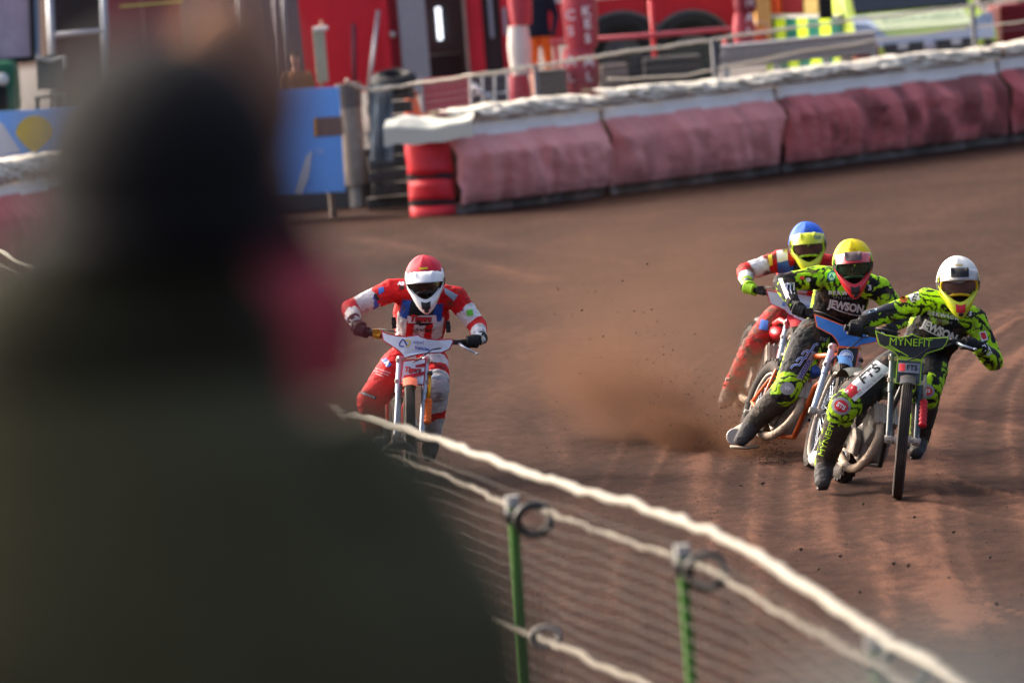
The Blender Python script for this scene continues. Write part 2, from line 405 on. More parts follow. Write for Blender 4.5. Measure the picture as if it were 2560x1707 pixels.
# ================================================================== BACKGROUND
# ---- air fence
BASE = [(1032, 494), (1388, 449), (1786, 397), (2296, 330), (2480, 300)]
BP = [dz(*p) for p in BASE]
mred = mat('air_fence_vinyl', (1, 1, 1), .7, var=.04, scale=9, attr='paint', bump=.12, bscale=30)
mskirt = mat('skirt_vinyl', (0.16, 0.135, 0.12), .9, var=.35, scale=5, dust=.35)
mtarp = mat('tarp_white', (0.70, 0.65, 0.53), .8, var=.08, scale=6, dust=.40, dcol=(.25, .16, .095), dscale=4, bump=.6, bscale=7)
def air_panel(p0, p1, h, label, seed, faded, stain, white=.16, lean=-.05):
    th = thing('air_fence_panel', (p0 + p1) / 2, label, 'air fence', 'inflatable safety panels round the bend')
    d = (p1 - p0); Lg = d.length; d.normalize(); nrm = Vector((d.y, -d.x, 0))
    if nrm.y > 0: nrm = -nrm
    nu, nv = 110, 44; z0 = .13; vs = []; uvz = []
    for i in range(nu + 1):
        for j in range(nv + 1):
            u, v = i / nu, j / nv; edge = min(u, 1 - u) * Lg
            x = u * Lg; z = z0 + v * (h - z0)
            bul = .16 * math.sin(math.pi * min(1, v * .93 + .04)) ** .6 * min(1, (edge / .18)) ** .5
            uvz.append((x, seed * 3.1, z)); vs.append((u, v, bul, x, z))
    U = np.array(uvz); A = np.array(vs)
    folds = fbm(np.stack([U[:, 0] * 3.6 + U[:, 2] * .8, U[:, 1], U[:, 2] * .40], 1), 1.0, 2, seed)
    ridge = 1 - np.abs(folds * 2 - 1) ** .7
    crease = fbm(np.stack([U[:, 0] * 2 + U[:, 2] * 2.2, U[:, 1], U[:, 2] * 1.2 - U[:, 0]], 1), 1.6, 3, seed + 4)
    disp = A[:, 2] + (.24 * ridge + .12 * (crease - .5)) * np.clip((.86 - A[:, 1]) * 4, .04, 1)
    V = [p0 + d * a[3] + nrm * (dd - lean * a[1]) + Vector((0, 0, a[4])) for a, dd in zip(A, disp)]
    st = fbm(np.stack([U[:, 0] * 2.2 + U[:, 2] * .8, U[:, 1], U[:, 2] * 1.1], 1), 1.7, 5, seed + 9)
    dust_ = fbm(U, 3.0, 4, seed + 2)
    C = np.zeros((len(V), 3)); red = np.array((.60, .07, .07)) * (1 - faded) + np.array((.90, .37, .325)) * faded
    C[:] = red; C *= (.9 + .2 * dust_)[:, None]; rk = np.clip((ridge - .72) * 3.2, 0, 1)[:, None] * .22 * faded; C = C * (1 - rk) + np.array((.88, .52, .45)) * rk  # fold ridges painted paler, standing in for light the folds barely catch
    k = np.clip((st - (.62 - .35 * stain * (.3 + .7 * A[:, 0] if stain > .6 else 1))) * 6, 0, 1)[:, None] * min(1, stain)
    C = C * (1 - .78 * k) + np.array((.05, .03, .03)) * .78 * k
    top = A[:, 1] > 1 - white + .004 * np.sin(U[:, 0] * 5)
    C[top] = np.array((.88, .83, .75)) * (.85 + .3 * dust_[top])[:, None]
    low = A[:, 1] < .10; C[low] = C[low] * .75 + np.array((.33, .20, .17)) * .25
    b = MB(); b.v = [tuple(v) for v in V]
    b.f = [(i * (nv + 1) + j, (i + 1) * (nv + 1) + j, (i + 1) * (nv + 1) + j + 1, i * (nv + 1) + j + 1) for i in range(nu) for j in range(nv)]
    b.build('cover', mred, th, smooth=True, colors=C)
    b = MB(); c = (p0 + p1) / 2 - nrm * .30 + Vector((0, 0, (h + z0) / 2)); b.box(c, (Lg * .99, .40, h - z0 - .06), (d, nrm, Vector((0, 0, 1))))
    b.build('cushion', mat('cushion_grey', (.10, .09, .085), .9), th, bevel=.04)
    # seams: stitched hem along the foot, vertical welds on the white band
    b = MB(); b.tube([p0 + d * (Lg * q) + nrm * (.10 + .012) + Vector((0, 0, z0 + .16 + .012 * math.sin(q * 31))) for q in np.linspace(.03, .97, 40)], .007, 5)
    b.build('hem', mat('hem_dark', (.17, .06, .06), .9), th)
    b = MB()
    b.grid(lambda u, v: p0 + d * (u * Lg) + nrm * (.06 + .05 * math.sin(u * 23 + seed) * (1 - v) + .04 * math.sin(u * 57)) + Vector((0, 0, -.01 + v * (z0 + .03))), 40, 4)
    b.build('ground_skirt', mskirt, th, smooth=True)
    return d, nrm, Lg
def tarp(p0, p1, z, label, seed, wfront=.02, ext=0.0):
    d = (p1 - p0); Lg = d.length; d.normalize(); nrm = Vector((d.y, -d.x, 0))
    if nrm.y > 0: nrm = -nrm
    nu, nv = 240, 26; pts = []
    for i in range(nu + 1):
        for j in range(nv + 1): pts.append((i / nu * (Lg + 2 * ext) - ext, j / nv, seed))
    P = np.array(pts); Q = np.stack([P[:, 0] * 2.0 + P[:, 1] * 1.2, P[:, 1] * 1.3 - P[:, 0] * .9, P[:, 2]], 1)
    n = fbm(Q, 1.6, 4, seed); f2 = 1 - np.abs(2 * fbm(Q * np.array([1.6, 1, 1]), 1.3, 3, seed + 3) - 1)
    low = fbm(np.stack([P[:, 0] * 1.1, 0 * P[:, 0], P[:, 2]], 1), 1.0, 2, seed + 7)
    V = []
    dg_ = fbm(np.stack([P[:, 0] * 3.0 - P[:, 1] * 2.4, P[:, 1] * 1.1 + P[:, 0] * .5, P[:, 2]], 1), 1.3, 3, seed + 21); dg_ = 1 - np.abs(2 * dg_ - 1)
    for p, a, c, l, g_ in zip(P, n, f2, low, dg_):
        v = p[1]; H_ = .15 + .10 * (l - .5)                       # height of the fold above the panel
        if v < .38: fr = -.42 + v / .38 * .40; hz = z + H_ + .03 * (c - .5) + .02 * math.sin(v / .38 * math.pi)
        else:
            q = (v - .38) / .62; fr = -.02 + .10 * math.sin(q * math.pi * .5) ; hz = z + .01 + H_ - q ** 1.15 * (H_ - .02 + wfront + .05 * max(0, l - .5))
            fr -= .06; fr += (.26 * (g_ - .62) + .14 * (c - .5)) * (.35 + .65 * math.sin(math.pi * min(1, q * .85 + .15)))
        V.append(p0 + d * p[0] + nrm * (fr + .10) + Vector((0, 0, hz + .06 * (a - .5) + .05 * (g_ - .6) * (v < .45))))
    b = MB(); b.v = [tuple(v) for v in V]
    b.f = [(i * (nv + 1) + j, (i + 1) * (nv + 1) + j, (i + 1) * (nv + 1) + j + 1, i * (nv + 1) + j + 1) for i in range(nu) for j in range(nv)]
    o = b.build('tarpaulin', mtarp, None, smooth=True)
    return tag(o, label, 'tarpaulin', 'white tarpaulins over the safety panels')
HP = 1.13
specs = [('pale pink air fence panel beside the strapped red end cushion', .95, .15), ('faded pink air fence panel between the palest panel and the stained red one', .85, .25),
         ('dark red air fence panel with black smears, in front of the ambulance', .45, .75), ('dark stained air fence panel past the front of the ambulance', .3, .9)]
for k in range(4):
    g = (BP[k + 1] - BP[k]).normalized() * .03
    air_panel(BP[k] + g, BP[k + 1] - g, HP + .02 * k, specs[k][0], k + 1, specs[k][1], specs[k][2])
    tarp(BP[k], BP[k + 1], HP + .02 * k + .01, ['crumpled white tarpaulin on top of the palest pink panel', 'crumpled white tarpaulin on top of the faded pink panel',
         'crumpled white tarpaulin on the stained red panel before the ambulance', 'brown edged white tarpaulin on the dark end panel'][k], k + 2)
# strapped end cushion with the folded white flap
e1 = BP[0] + Vector((.06, -.04, 0)); e0 = e1 + Vector((-.52, .12, 0))
th = thing('end_cushion', e0, 'bright red end cushion with two black straps under a white flap', 'cushion')
d = (e1 - e0); L0 = d.length; d.normalize(); nr = Vector((d.y, -d.x, 0)); nr = -nr if nr.y > 0 else nr
b = MB()
def ec(u, v):
    z = .02 + v * 1.05; pinch = 1 - .45 * math.exp(-((z - .50) / .05) ** 2) - .45 * math.exp(-((z - .17) / .05) ** 2)
    a = math.pi * u; return e0 + d * (L0 / 2 - math.cos(a) * L0 * .55) + nr * (math.sin(a) * .20 * pinch + .02 * math.sin(7 * u + 9 * v)) + Vector((0, 0, z))
b.grid(ec, 24, 50); b.build('cover', mat('bright_red_vinyl', (.62, .03, .04), .45, var=.2, scale=4, dust=.1), th, smooth=True)
for zc in (.50, .17):
    b = MB(); b.grid(lambda u, v: e0 + d * (L0 / 2 - math.cos(math.pi * u) * L0 * .56) + nr * (math.sin(math.pi * u) * .135 + .015) + Vector((0, 0, zc - .035 + .07 * v + .02 * math.sin(4 * u))), 16, 2)
    b.build('strap', mat('black_webbing', (.02, .02, .022), .8), th, smooth=True)
b = MB(); b.box(e0 + d * (L0 / 2) - nr * .30 + Vector((0, 0, .55)), (L0 * .9, .34, 1.08), (d, nr, Vector((0, 0, 1)))); b.build('cushion', MATS['cushion_grey'], th, bevel=.03)
b = MB()
def flap(u, v):
    x = -.22 + u * (L0 + .62); n_ = .018 * math.sin(5 * u + 4 * v) + .008 * math.sin(17 * u - 7 * v)
    z = 1.30 - .02 * u - (0 if v < .45 else (v - .45) / .55 * .30) - .06 * max(0, .15 - u) / .15 + n_
    return e0 + d * x + nr * (-.35 + .62 * min(v, .62) / .62 + .05 * v) + Vector((0, 0, z - .06 * math.sin(u * 3)))
b.grid(flap, 40, 24)
tag(b.build('tarpaulin_flap', mat('tarp_clean', (.48, .49, .43), .7, var=.06, dust=.12, dcol=(.3, .2, .12)), None, smooth=True), 'clean white tarpaulin flap folded over the bright red end cushion', 'tarpaulin')
# left stretch of air fence beyond the gap
q0 = da(-260, 700, 60.0); q0.z = 0; q1 = da(330, 650, 66.0); q1.z = 0
air_panel(q0, q1, 1.22, 'red air fence panel below the blue board with a yellow emblem', 8, .25, .15)
tarp(q0, q1, 1.24, 'thick white tarpaulin below the blue board with a yellow emblem', 11, .10)

# ---- raised ground behind the fence
off = Vector((-.10, .995, 0)) * 1.6
b = MB(); poly = [Vector((BP[0].x - .9, 76.2, 0)), BP[0] + off, BP[4] + off, Vector((60, 90, 0)), Vector((60, 160, 0)), Vector((-60, 160, 0)), Vector((-60, 77.2, 0))]
b.slab([p + Vector((0, 0, .76)) for p in poly], (0, 0, -.9))
tag(b.build('paddock_ground', mat('paddock_tarmac', (.10, .085, .075), .9, var=.3, scale=2, bump=.3)), 'grey brown raised paddock ground', None, None, 'structure')
# retaining boards
ZP = .76

def wb(name, x, y, wpx, hpx, Y, depth, m, parent, bevel=.01, rot=0.0):
    """a box whose face is centred on display px (x,y) at depth Y"""
    c = da(x, y, Y); s = FPX / Y / K
    ax = (Vector((math.cos(rot), math.sin(rot), 0)), Vector((-math.sin(rot), math.cos(rot), 0)), Vector((0, 0, 1)))
    b = MB(); b.box(c + Vector((0, depth / 2, 0)), (wpx / s, depth, hpx / s), ax); return b.build(name, m, parent, bevel=bevel)
def ground_under(x, Y, z=ZP):
    p = da(x, 100, Y); p.z = z; return p
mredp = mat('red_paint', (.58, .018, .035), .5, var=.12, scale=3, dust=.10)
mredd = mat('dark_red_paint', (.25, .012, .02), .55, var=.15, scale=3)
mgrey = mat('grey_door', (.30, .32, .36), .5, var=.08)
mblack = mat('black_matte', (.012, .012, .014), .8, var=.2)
msteel = mat('galvanised', (.42, .46, .50), .45, metal=.7, var=.15)
mwood = mat('muddy_timber', (.17, .13, .10), .9, var=.3, scale=5, bump=.4, bscale=20)
mrope = mat('sisal_rope', (.62, .55, .44), .9, var=.2, scale=30)

def cabin(x, Y, label):
    pass
# ---- red cabin with an open grey door
Yc = 86.0
th = thing('cabin', ground_under(900, Yc), 'red painted cabin with an open grey door and dark doorway', 'cabin')
def pan(name, x0, x1, y0, y1, Y, dep, m, bevel=.01): return wb(name, (x0 + x1) / 2, (y0 + y1) / 2, x1 - x0, y1 - y0, Y, dep, m, th, bevel)
pan('wall_panel', 660, 893, -140, 215, Yc, .12, mredp)
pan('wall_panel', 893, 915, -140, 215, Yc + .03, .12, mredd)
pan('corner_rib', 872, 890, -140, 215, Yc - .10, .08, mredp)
dr = pan('door', 915, 978, -140, 215, Yc - .06, .06, mgrey)
b = MB(); b.ell(da(902, 80, Yc - .16), .045); b.build('handle', msteel, dr, smooth=True)
pan('door_post', 1064, 1071, -140, 215, Yc - .08, .10, mat('post_brown', (.28, .20, .18), .7))
pan('wall_panel', 1071, 1107, -140, 215, Yc, .12, mredp)
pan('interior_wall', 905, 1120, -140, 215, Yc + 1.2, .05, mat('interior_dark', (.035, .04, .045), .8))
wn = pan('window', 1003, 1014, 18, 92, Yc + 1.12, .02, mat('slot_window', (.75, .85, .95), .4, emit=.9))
pan('counter', 978, 1064, 125, 215, Yc + .5, .5, mblack)
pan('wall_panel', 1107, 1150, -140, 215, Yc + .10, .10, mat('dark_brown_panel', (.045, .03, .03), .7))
pan('window', 1121, 1130, -60, 88, Yc + .06, .02, mat('slot_glass', (.30, .33, .40), .3))
pan('wall_panel', 1150, 1180, -140, 215, Yc + .02, .10, mredp)
pan('window', 1156, 1164, 18, 82, Yc - .02, .02, MATS['slot_glass'])
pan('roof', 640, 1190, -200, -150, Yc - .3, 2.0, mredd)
# things leaning against the cabin
b = MB(); b.tube([da(869, 25, Yc - .5), da(846, 215, Yc - .9)], .028, 10)
tag(b.build('shovel_handle', msteel, None, smooth=True), 'long pale metal pole leaning against the red cabin', 'pole')
b = MB(); b.tube([da(812, 55, Yc - .3), da(815, 230, Yc - .4)], .035, 10)
tag(b.build('dark_pipe', mat('dark_pipe', (.10, .03, .05), .6), None, smooth=True), 'dark upright pipe against the red cabin wall', 'pipe')
b = MB(); b.tube([da(738, 48, Yc - .5), da(738, 215, Yc - .5)], .022, 8)
tag(b.build('timber_stake', mat('pale_timber', (.42, .30, .20), .8), None, smooth=True), 'thin pale timber stake before the red cabin', 'stake')
# ---- padded posts
def pad_post(x, w, segs, Y, label, letters=()):
    th = thing('padded_post', ground_under(x, Y), label, 'post', 'padded posts beside the paddock')
    s = FPX / Y / K; mw_ = mat('letter_white', (.78, .72, .72), .7)
    for (y0, y1, m_, wk) in segs:
        p0 = da(x, y0, Y); p1 = da(x + (y1 - y0) * .02, y1, Y); b = MB(); n = 10; r = w / s / 2 * wk
        pts = [Vector((p1.x, Y, p1.z)).lerp(Vector((p1.x, Y, p0.z)), q / n) for q in range(n + 1)]
        rr = [r * (.80 + .2 * min(1, 4 * min(q, n - q) / n) + .03 * math.sin(q * 5 + x)) for q in range(n + 1)]
        b.tube(pts, rr, 20); b.build('pad', m_, th, smooth='auto')
    for (ch, lx, ly, lh) in letters:
        lettering(Surf(Y=Y - w / s / 2 - .01), ch, (lx * K, ly * K), lh * K, 4.5, mw_, th, off=.0, bold=.03)
mpadr = mat('pad_red', (.40, .05, .07), .6, var=.15, dust=.12); mpadw = mat('pad_white', (.66, .60, .55), .7, var=.1, bump=.3, bscale=12)
pad_post(1196, 54, [(-60, 58, mpadr, 1.0), (60, 172, mpadw, .98), (172, 260, mpadr, .95)], 80.5, 'padded post red above and off white below, by the cabin')
pad_post(1335, 80, [(-40, 112, mpadr, 1.0), (108, 240, mpadr, 1.06)], 80.2, 'wide red padded post with white letters before the red lorry',
         [('K', 1348, 26, 22), ('E', 1350, 55, 22), ('S', 1350, 88, 20), ('C', 1310, 35, 22), ('S', 1311, 72, 20), ('A', 1310, 140, 24), ('A', 1352, 140, 24), ('L', 1312, 178, 20), ('L', 1354, 176, 20)])
pad_post(1712, 50, [(-60, 30, mat('pad_dark', (.20, .02, .035), .6), 1.1), (30, 140, mpadr, 1.0)], 81.5, 'narrow red padded post beside the orange cabinet',
         [('M', 1722, 8, 18), ('A', 1722, 40, 18), ('L', 1722, 72, 18)])
# ---- red lorry and its wheels, red handrail
Yl = 87.0
th = thing('red_lorry', ground_under(1500, Yl), 'long red lorry body parked behind the red handrail', 'lorry')
pan('body_panel', 1215, 1480, -160, 100, Yl, 2.2, mredp, .05); pan('body_panel', 1482, 1735, -160, 95, Yl + .02, 2.2, mredp, .05)
pan('stripe', 1220, 1476, -8, 2, Yl - .02, .02, mat('pale_stripe', (.70, .72, .78), .4))
pan('chassis', 1300, 1735, 100, 140, Yl + .3, 1.4, mblack)
for (x, y, rr) in ((1430, 122, .60), (1590, 112, .55)):
    b = MB(); c = da(x, y, Yl - .06); ax = Vector((0, -1, 0))
    b.lathe([(.0, .0), (rr * .5, .0), (rr * .55, .06), (rr * .8, .10), (rr * .95, .07), (rr, -.05), (rr, -.2)], c, ax, 40)
    wh = b.build('wheel', mat('tyre_black', (.025, .025, .028), .8, var=.3, dust=.25), th, smooth=True)
    b = MB(); b.lathe([(0, .09), (rr * .18, .09), (rr * .22, .03), (rr * .48, .02)], c, ax, 24); b.build('hub', mat('hub_dark', (.08, .08, .085), .6, dust=.3), wh, smooth=True)
    b = MB(); b.tube([c + Vector((math.cos(a) * rr * 1.12, .0, math.sin(a) * rr * 1.02)) for a in np.linspace(.15, math.pi - .15, 20)], .035, 6)
    b.build('wheel_arch', mat('arch_grey', (.10, .12, .13), .6), th, smooth=True)
pan('step_box', 1530, 1640, 100, 175, Yl - .2, .5, mat('step_dark', (.05, .055, .05), .7))
th = thing('handrail', ground_under(1490, 82.5), 'red tubular handrail in front of the lorry', 'handrail')
for x in (1275, 1494, 1665):
    b = MB(); p = da(x, 0 if x == 1494 else 84, 82.5); b.tube([p, Vector((p.x, p.y, ZP))], .035, 10); b.build('post', mredp, th, smooth=True)
b = MB(); b.tube([da(1262, 97, 82.45), da(1494, 82, 82.45), da(1740, 62, 82.45)], .035, 10); b.build('rail', mat('rail_red', (.55, .10, .12), .4), th, smooth=True)
# ---- orange cabinet, red bin
th = thing('equipment_cabinet', ground_under(1752, 83), 'tall pale orange cabinet beside the ambulance', 'cabinet')
pan('body', 1733, 1768, -140, 128, 83, .5, mat('pale_orange', (.62, .36, .10), .6)); pan('door', 1737, 1764, -140, 60, 82.97, .03, mat('pale_orange_door', (.66, .40, .13), .55))
th = thing('fire_bucket', ground_under(1748, 82), 'small orange red bucket in front of the orange cabinet', 'bucket')
c = da(1748, 97, 82); b = MB(); b.lathe([(.0, -.18), (.085, -.18), (.115, .16), (.125, .18), (.11, .17), (.0, .14)], c, (0, 0, 1), 24); b.build('bucket_body', mat('bucket_red', (.62, .07, .02), .5), th, smooth='auto')
b = MB(); b.tube([c + Vector((math.cos(a) * .12, 0, .17 + math.sin(a) * .12)) for a in np.linspace(0, math.pi, 14)], .008, 6); b.build('handle', msteel, th, smooth=True)
# ---- ambulance
Ya = 82.0; yaw = R(11.5)
pc = ground_under(2130, Ya); pc.z -= .13; amb = thing('ambulance', pc, 'yellow and green chequered ambulance with mirror writing on its bonnet', 'ambulance')
AX = (Vector((math.cos(yaw), math.sin(yaw), 0)), Vector((-math.sin(yaw), math.cos(yaw), 0)), Vector((0, 0, 1)))
def av(x, y, z): return pc + AX[0] * x + AX[1] * y + AX[2] * z
my = mat('ambulance_yellow', (.66, .84, .10), .35, var=.05, dust=.08, coat=.3); mcream = mat('ambulance_cream', (.72, .80, .46), .35, var=.05, coat=.3)
msil = mat('silver_blue', (.55, .62, .72), .4, var=.06, coat=.2); mhv = mat('hi_vis_yellow', (.62, .88, .02), .45, var=.04); mgrn = mat('ambulance_green', (.0, .14, .10), .4, var=.04)
mglass = mat('dark_glass', (.015, .02, .028), .08, spec=.8, var=0)
b = MB()   # body section along its length, front at y=0
prof = [(0.02, .35), (-.04, .80), (.02, .95), (.10, 1.00), (.55, 1.22), (.72, 1.28), (1.45, 2.05), (1.75, 2.30), (5.6, 2.35), (5.6, .35)]
hw = [1.02, 1.06, 1.06, 1.04, 1.0, .99, .90, .94, 1.0, 1.0]
vs = [av(-w_, y, z) for (y, z), w_ in zip(prof, hw)] + [av(w_, y, z) for (y, z), w_ in zip(prof, hw)]; n = len(prof)
b.add(vs, [tuple(range(n)), tuple(range(2 * n - 1, n - 1, -1))] + [(i, n + i, n + (i + 1) % n, (i + 1) % n) for i in range(n)])
b.build('body', my, amb, smooth='auto', bevel=.05)
def aq(name, q, m_, parent=amb, o=.015):
    b = MB(); q = [av(*p) for p in q]; nn = (q[1] - q[0]).cross(q[2] - q[0]).normalized()
    if nn.y > 0.2 or (abs(nn.y) <= .2 and nn.z < 0): nn = -nn
    b.slab([p + nn * o for p in q], -nn * (o + .02)); return b.build(name, m_, parent, bevel=.006)
aq('windscreen', [(-.86, .70, 1.30), (.86, .70, 1.30), (.80, 1.40, 2.0), (-.80, 1.40, 2.0)], mglass, o=.03)
bon = aq('bonnet', [(-.66, .08, 1.01), (.70, .08, 1.01), (.72, .58, 1.24), (-.70, .58, 1.24)], mcream, o=.04)
aq('bonnet_stripe', [(-1.0, .12, 1.03), (-.68, .10, 1.02), (-.72, .56, 1.22), (-.95, .56, 1.22)], mat('pale_blue', (.55, .66, .78), .35, coat=.3), o=.045)
# reversed writing, read in a mirror
vs, fs = text_mesh('AMBULANCE', .02, 0, 1.05); b = MB()
nn = (av(1, 0, 0) - av(0, 0, 0)).cross(av(0, .5, .23) - av(0, 0, 0)).normalized()
b.add([av(-x * .14 + .02, .29 + y * .115, 1.115 + y * .053 - .004) + nn * .065 for x, y in vs], fs); b.build('lettering', mgrn, bon)
for sx in (-1, 1):
    aq('headlight', [(sx * .56, .0, .93), (sx * 1.03, .06, .93), (sx * 1.04, .16, 1.16), (sx * .84, .14, 1.14)], mat('lamp_glass', (.30, .36, .45), .12, spec=.8), o=.035)
    b = MB(); c = av(sx * 1.05, .55, .45); b.lathe([(0, .06), (.18, .06), (.22, .02), (.36, .03), (.37, -.10)], c, AX[0] * sx, 32); b.build('wheel', MATS['tyre_black'], amb, smooth=True)
    b = MB(); b.lathe([(.0, .0), (.40, .0), (.42, -.02)], c - AX[0] * sx * .01, AX[0] * sx, 32); b.build('wheel_arch', mblack, amb)
    b = MB(); b.box(av(sx * 1.22, .95, 1.42), (.20, .12, .34), AX); b.build('mirror', mblack, amb, bevel=.03)
    b = MB(); b.box(av(sx * .40, -.12, .79), (.15, .03, .08), AX); b.build('fog_light', mat('fog_lamp', (.6, .62, .65), .3), amb, bevel=.008)
    aq('bumper_corner', [(sx * .72, -.01, .45), (sx * 1.07, .0, .45), (sx * 1.06, -.01, .74), (sx * .86, -.05, .80)], mat('corner_dark', (.06, .06, .065), .7), o=.03)
aq('bumper', [(-1.0, -.03, .80), (1.0, -.03, .80), (1.0, .0, .95), (-1.0, .0, .95)], msil, o=.04)
gr = aq('grille', [(-.58, -.03, .42), (.58, -.03, .42), (.68, -.045, .84), (-.68, -.045, .84)], mat('grille_dark', (.035, .035, .04), .6), o=.06)
b = MB(); b.lathe([(0, .02), (.085, .015), (.09, 0)], av(0, -.12, .77), -AX[1], 24); b.build('badge', mat('badge_grey', (.45, .46, .55), .3), gr, smooth=True)
for i in range(7):   # chequers on the side
    for j in range(2):
        y0 = .75 + i * .66; z0 = (.42, .79)[j]; hh = (.36, .46)[j]
        if (i + j) % 2 == 0: continue
        b = MB(); b.slab([av(-1.045, y0, z0), av(-1.045, y0 + .66, z0), av(-1.04, y0 + .66, z0 + hh), av(-1.04, y0, z0 + hh)], AX[0] * .03); b.build('chequer', mgrn, amb)
b = MB(); b.slab([av(-1.035, .75, .42), av(-1.035, 5.4, .42), av(-1.03, 5.4, 1.25), av(-1.03, .75, 1.25)], AX[0] * .03); b.build('chequer_band', mhv, amb)
for (ya_, yb_, c_) in ((4.3, 5.3, (.42, .07, .02)), (3.0, 4.2, (.09, .012, .015)), (2.1, 2.9, (.40, .32, .12))):
    b = MB(); b.slab([av(-1.03, ya_, 1.32), av(-1.03, yb_, 1.32), av(-1.01, yb_, 1.95), av(-1.01, ya_, 1.95)], AX[0] * .05); b.build('side_window', mat('side_win%d' % int(ya_), c_, .2), amb)
b = MB(); b.slab([av(-1.05, .8, 1.25), av(-1.05, 5.4, 1.25), av(-1.05, 5.4, 1.30), av(-1.05, .8, 1.30)], AX[0] * .05); b.build('trim_strip', mat('sill_grey', (.5, .5, .48), .5), amb)
def walker(x, Y, y_foot, label, jacket, extra, hgt=1.72, z0=ZP, name='person'):
    p = ground_under(x, Y, z0); th = thing(name, p, label, 'person'); b = MB(); s = hgt / 1.75; V3 = Vector
    o = lambda a, c_, d_: p + V3((a, c_, d_)) * s
    b.tube([o(0, 0, .88), o(0, 0, 1.1), o(0, 0, 1.35), o(0, 0, 1.47)], [(.16, .11), (.15, .11), (.19, .12), (.10, .08)], 16, ref=(1, 0, 0))
    for q in (-1, 1):
        b.tube([o(q * .08, 0, .92), o(q * .10, -.02, .50), o(q * .10, .02, .08)], [.09, .062, .05], 12); b.ell(o(q * .10, -.05, .04), (.045 * s, .12 * s, .045 * s))
        b.tube([o(q * .19, 0, 1.40), o(q * .25, .02, 1.12), o(q * .20, -.12, .92)], [.06, .05, .04], 12); b.ell(o(q * .19, 0, 1.4), .065 * s); b.ell(o(q * .19, -.15, .88), .045 * s)
    b.tube([o(0, 0, 1.42), o(0, 0, 1.55)], .055, 12); b.ell(o(0, -.01, 1.64), (.08 * s, .095 * s, .115 * s)); b.ell(o(0, -.10, 1.62), (.015, .02, .025))
    def paint(P, Nn):
        C = np.tile(np.array(jacket), (len(P), 1)); zz = (P[:, 2] - p.z) / s
        C[zz > 1.48] = (.45, .26, .19); C[zz < .86] = extra; C[zz < .07] = (.03, .03, .03); C[zz > 1.70] = (.05, .04, .03); return C
    return th, b, paint
# ------------------------------------------------------------------ continuous bodies
def skin_body(name, b, parent, voxel, paint, m, smooth=4, wrinkle=0.0, wscale=22.0, seed=1):
    me = bpy.data.meshes.new('tmp'); me.from_pydata(b.v, [], b.f); me.update()
    bm = bmesh.new(); bm.from_mesh(me); bmesh.ops.recalc_face_normals(bm, faces=bm.faces); bm.to_mesh(me); bm.free()
    ob = bpy.data.objects.new('tmp', me); COL.objects.link(ob)
    md = ob.modifiers.new('r', 'REMESH'); md.mode = 'VOXEL'; md.voxel_size = voxel
    sm = ob.modifiers.new('s', 'SMOOTH'); sm.iterations = smooth; sm.factor = 0.5
    dg = bpy.context.evaluated_depsgraph_get(); dg.update()
    out = bpy.data.meshes.new_from_object(ob.evaluated_get(dg)); bpy.data.objects.remove(ob); bpy.data.meshes.remove(me)
    n = len(out.vertices); P = np.empty(n * 3, np.float32); out.vertices.foreach_get('co', P); P = P.reshape(-1, 3).astype(float)
    Nn = np.empty(n * 3, np.float32); out.vertex_normals.foreach_get('vector', Nn); Nn = Nn.reshape(-1, 3).astype(float)
    C = paint(P, Nn)
    if wrinkle > 0:
        wn = fbm(P * np.array([1, 1, 1.5]), wscale, 3, seed); rd = 1 - np.abs(wn * 2 - 1)
        P = P + Nn * ((rd - .7) * wrinkle * 2)[:, None]
    org = np.array(LOC[parent]); out.vertices.foreach_set('co', (P - org).astype(np.float32).ravel()); out.update()
    out.polygons.foreach_set('use_smooth', [True] * len(out.polygons))
    set_colors(out, C); out.materials.clear(); out.materials.append(m)
    o = bpy.data.objects.new(name, out); out.name = name; COL.objects.link(o); o.parent = parent; LOC[o] = LOC[parent]
    polys = [tuple(p.vertices) for p in out.polygons]
    return o, BVHTree.FromPolygons([Vector(p) for p in P], polys)

msuit = mat('kevlar_suit', (1, 1, 1), .7, var=.10, scale=30, attr='paint', bump=.3, bscale=60, spec=.15)
mcoat = mat('coat_cloth', (1, 1, 1), .9, spec=.1, var=.15, scale=20, attr='paint', bump=.2, bscale=80)
mskin = mat('skin', (.48, .27, .19), .55)

# ---- people, fences and clutter of the far side
th, b, pt = walker(1240, 82.6, 0, 'person in a dark jacket and orange trousers behind the far rope fence', (.018, .02, .035), (.85, .17, .03), hgt=1.85, z0=ZP + .28)
skin_body('body', b, th, .018, pt, mcoat, 3)

mblue = mat('sign_blue', (.17, .42, .92), .4, var=.05, dust=.06); msw = mat('sign_white', (.62, .66, .72), .5, var=.05); msy = mat('sign_yellow', (.62, .45, .02), .5)
th = thing('sign_board', dz(740, 470), 'blue sign board with a small TM mark by the thick muddy post', 'sign')
Ys = 73.6
def quad(name, pts, Y, m_, parent, dep=.03):
    b = MB(); b.slab([da(x, y, Y) for x, y in pts], (0, dep, 0)); return b.build(name, m_, parent)
quad('board', [(430, 218), (779, 200), (793, 440), (445, 460)], Ys, mblue, th, .05)
quad('brown_block', [(721, 271), (786, 267), (790, 311), (722, 314)], Ys - .012, mat('sign_brown', (.20, .13, .11), .6), th, .02)
quad('orange_edge', [(719, 271), (726, 271), (727, 314), (720, 314)], Ys - .02, mat('sign_orange', (.60, .28, .06), .6), th, .02)
quad('emblem', [(672, 445), (700, 360), (716, 345), (708, 405), (690, 447)], Ys - .012, msw, th, .02)
lettering(Surf(Y=Ys - .012), 'TM', (732 * K, 349 * K), 11 * K, 3, msw, th, bold=.02)
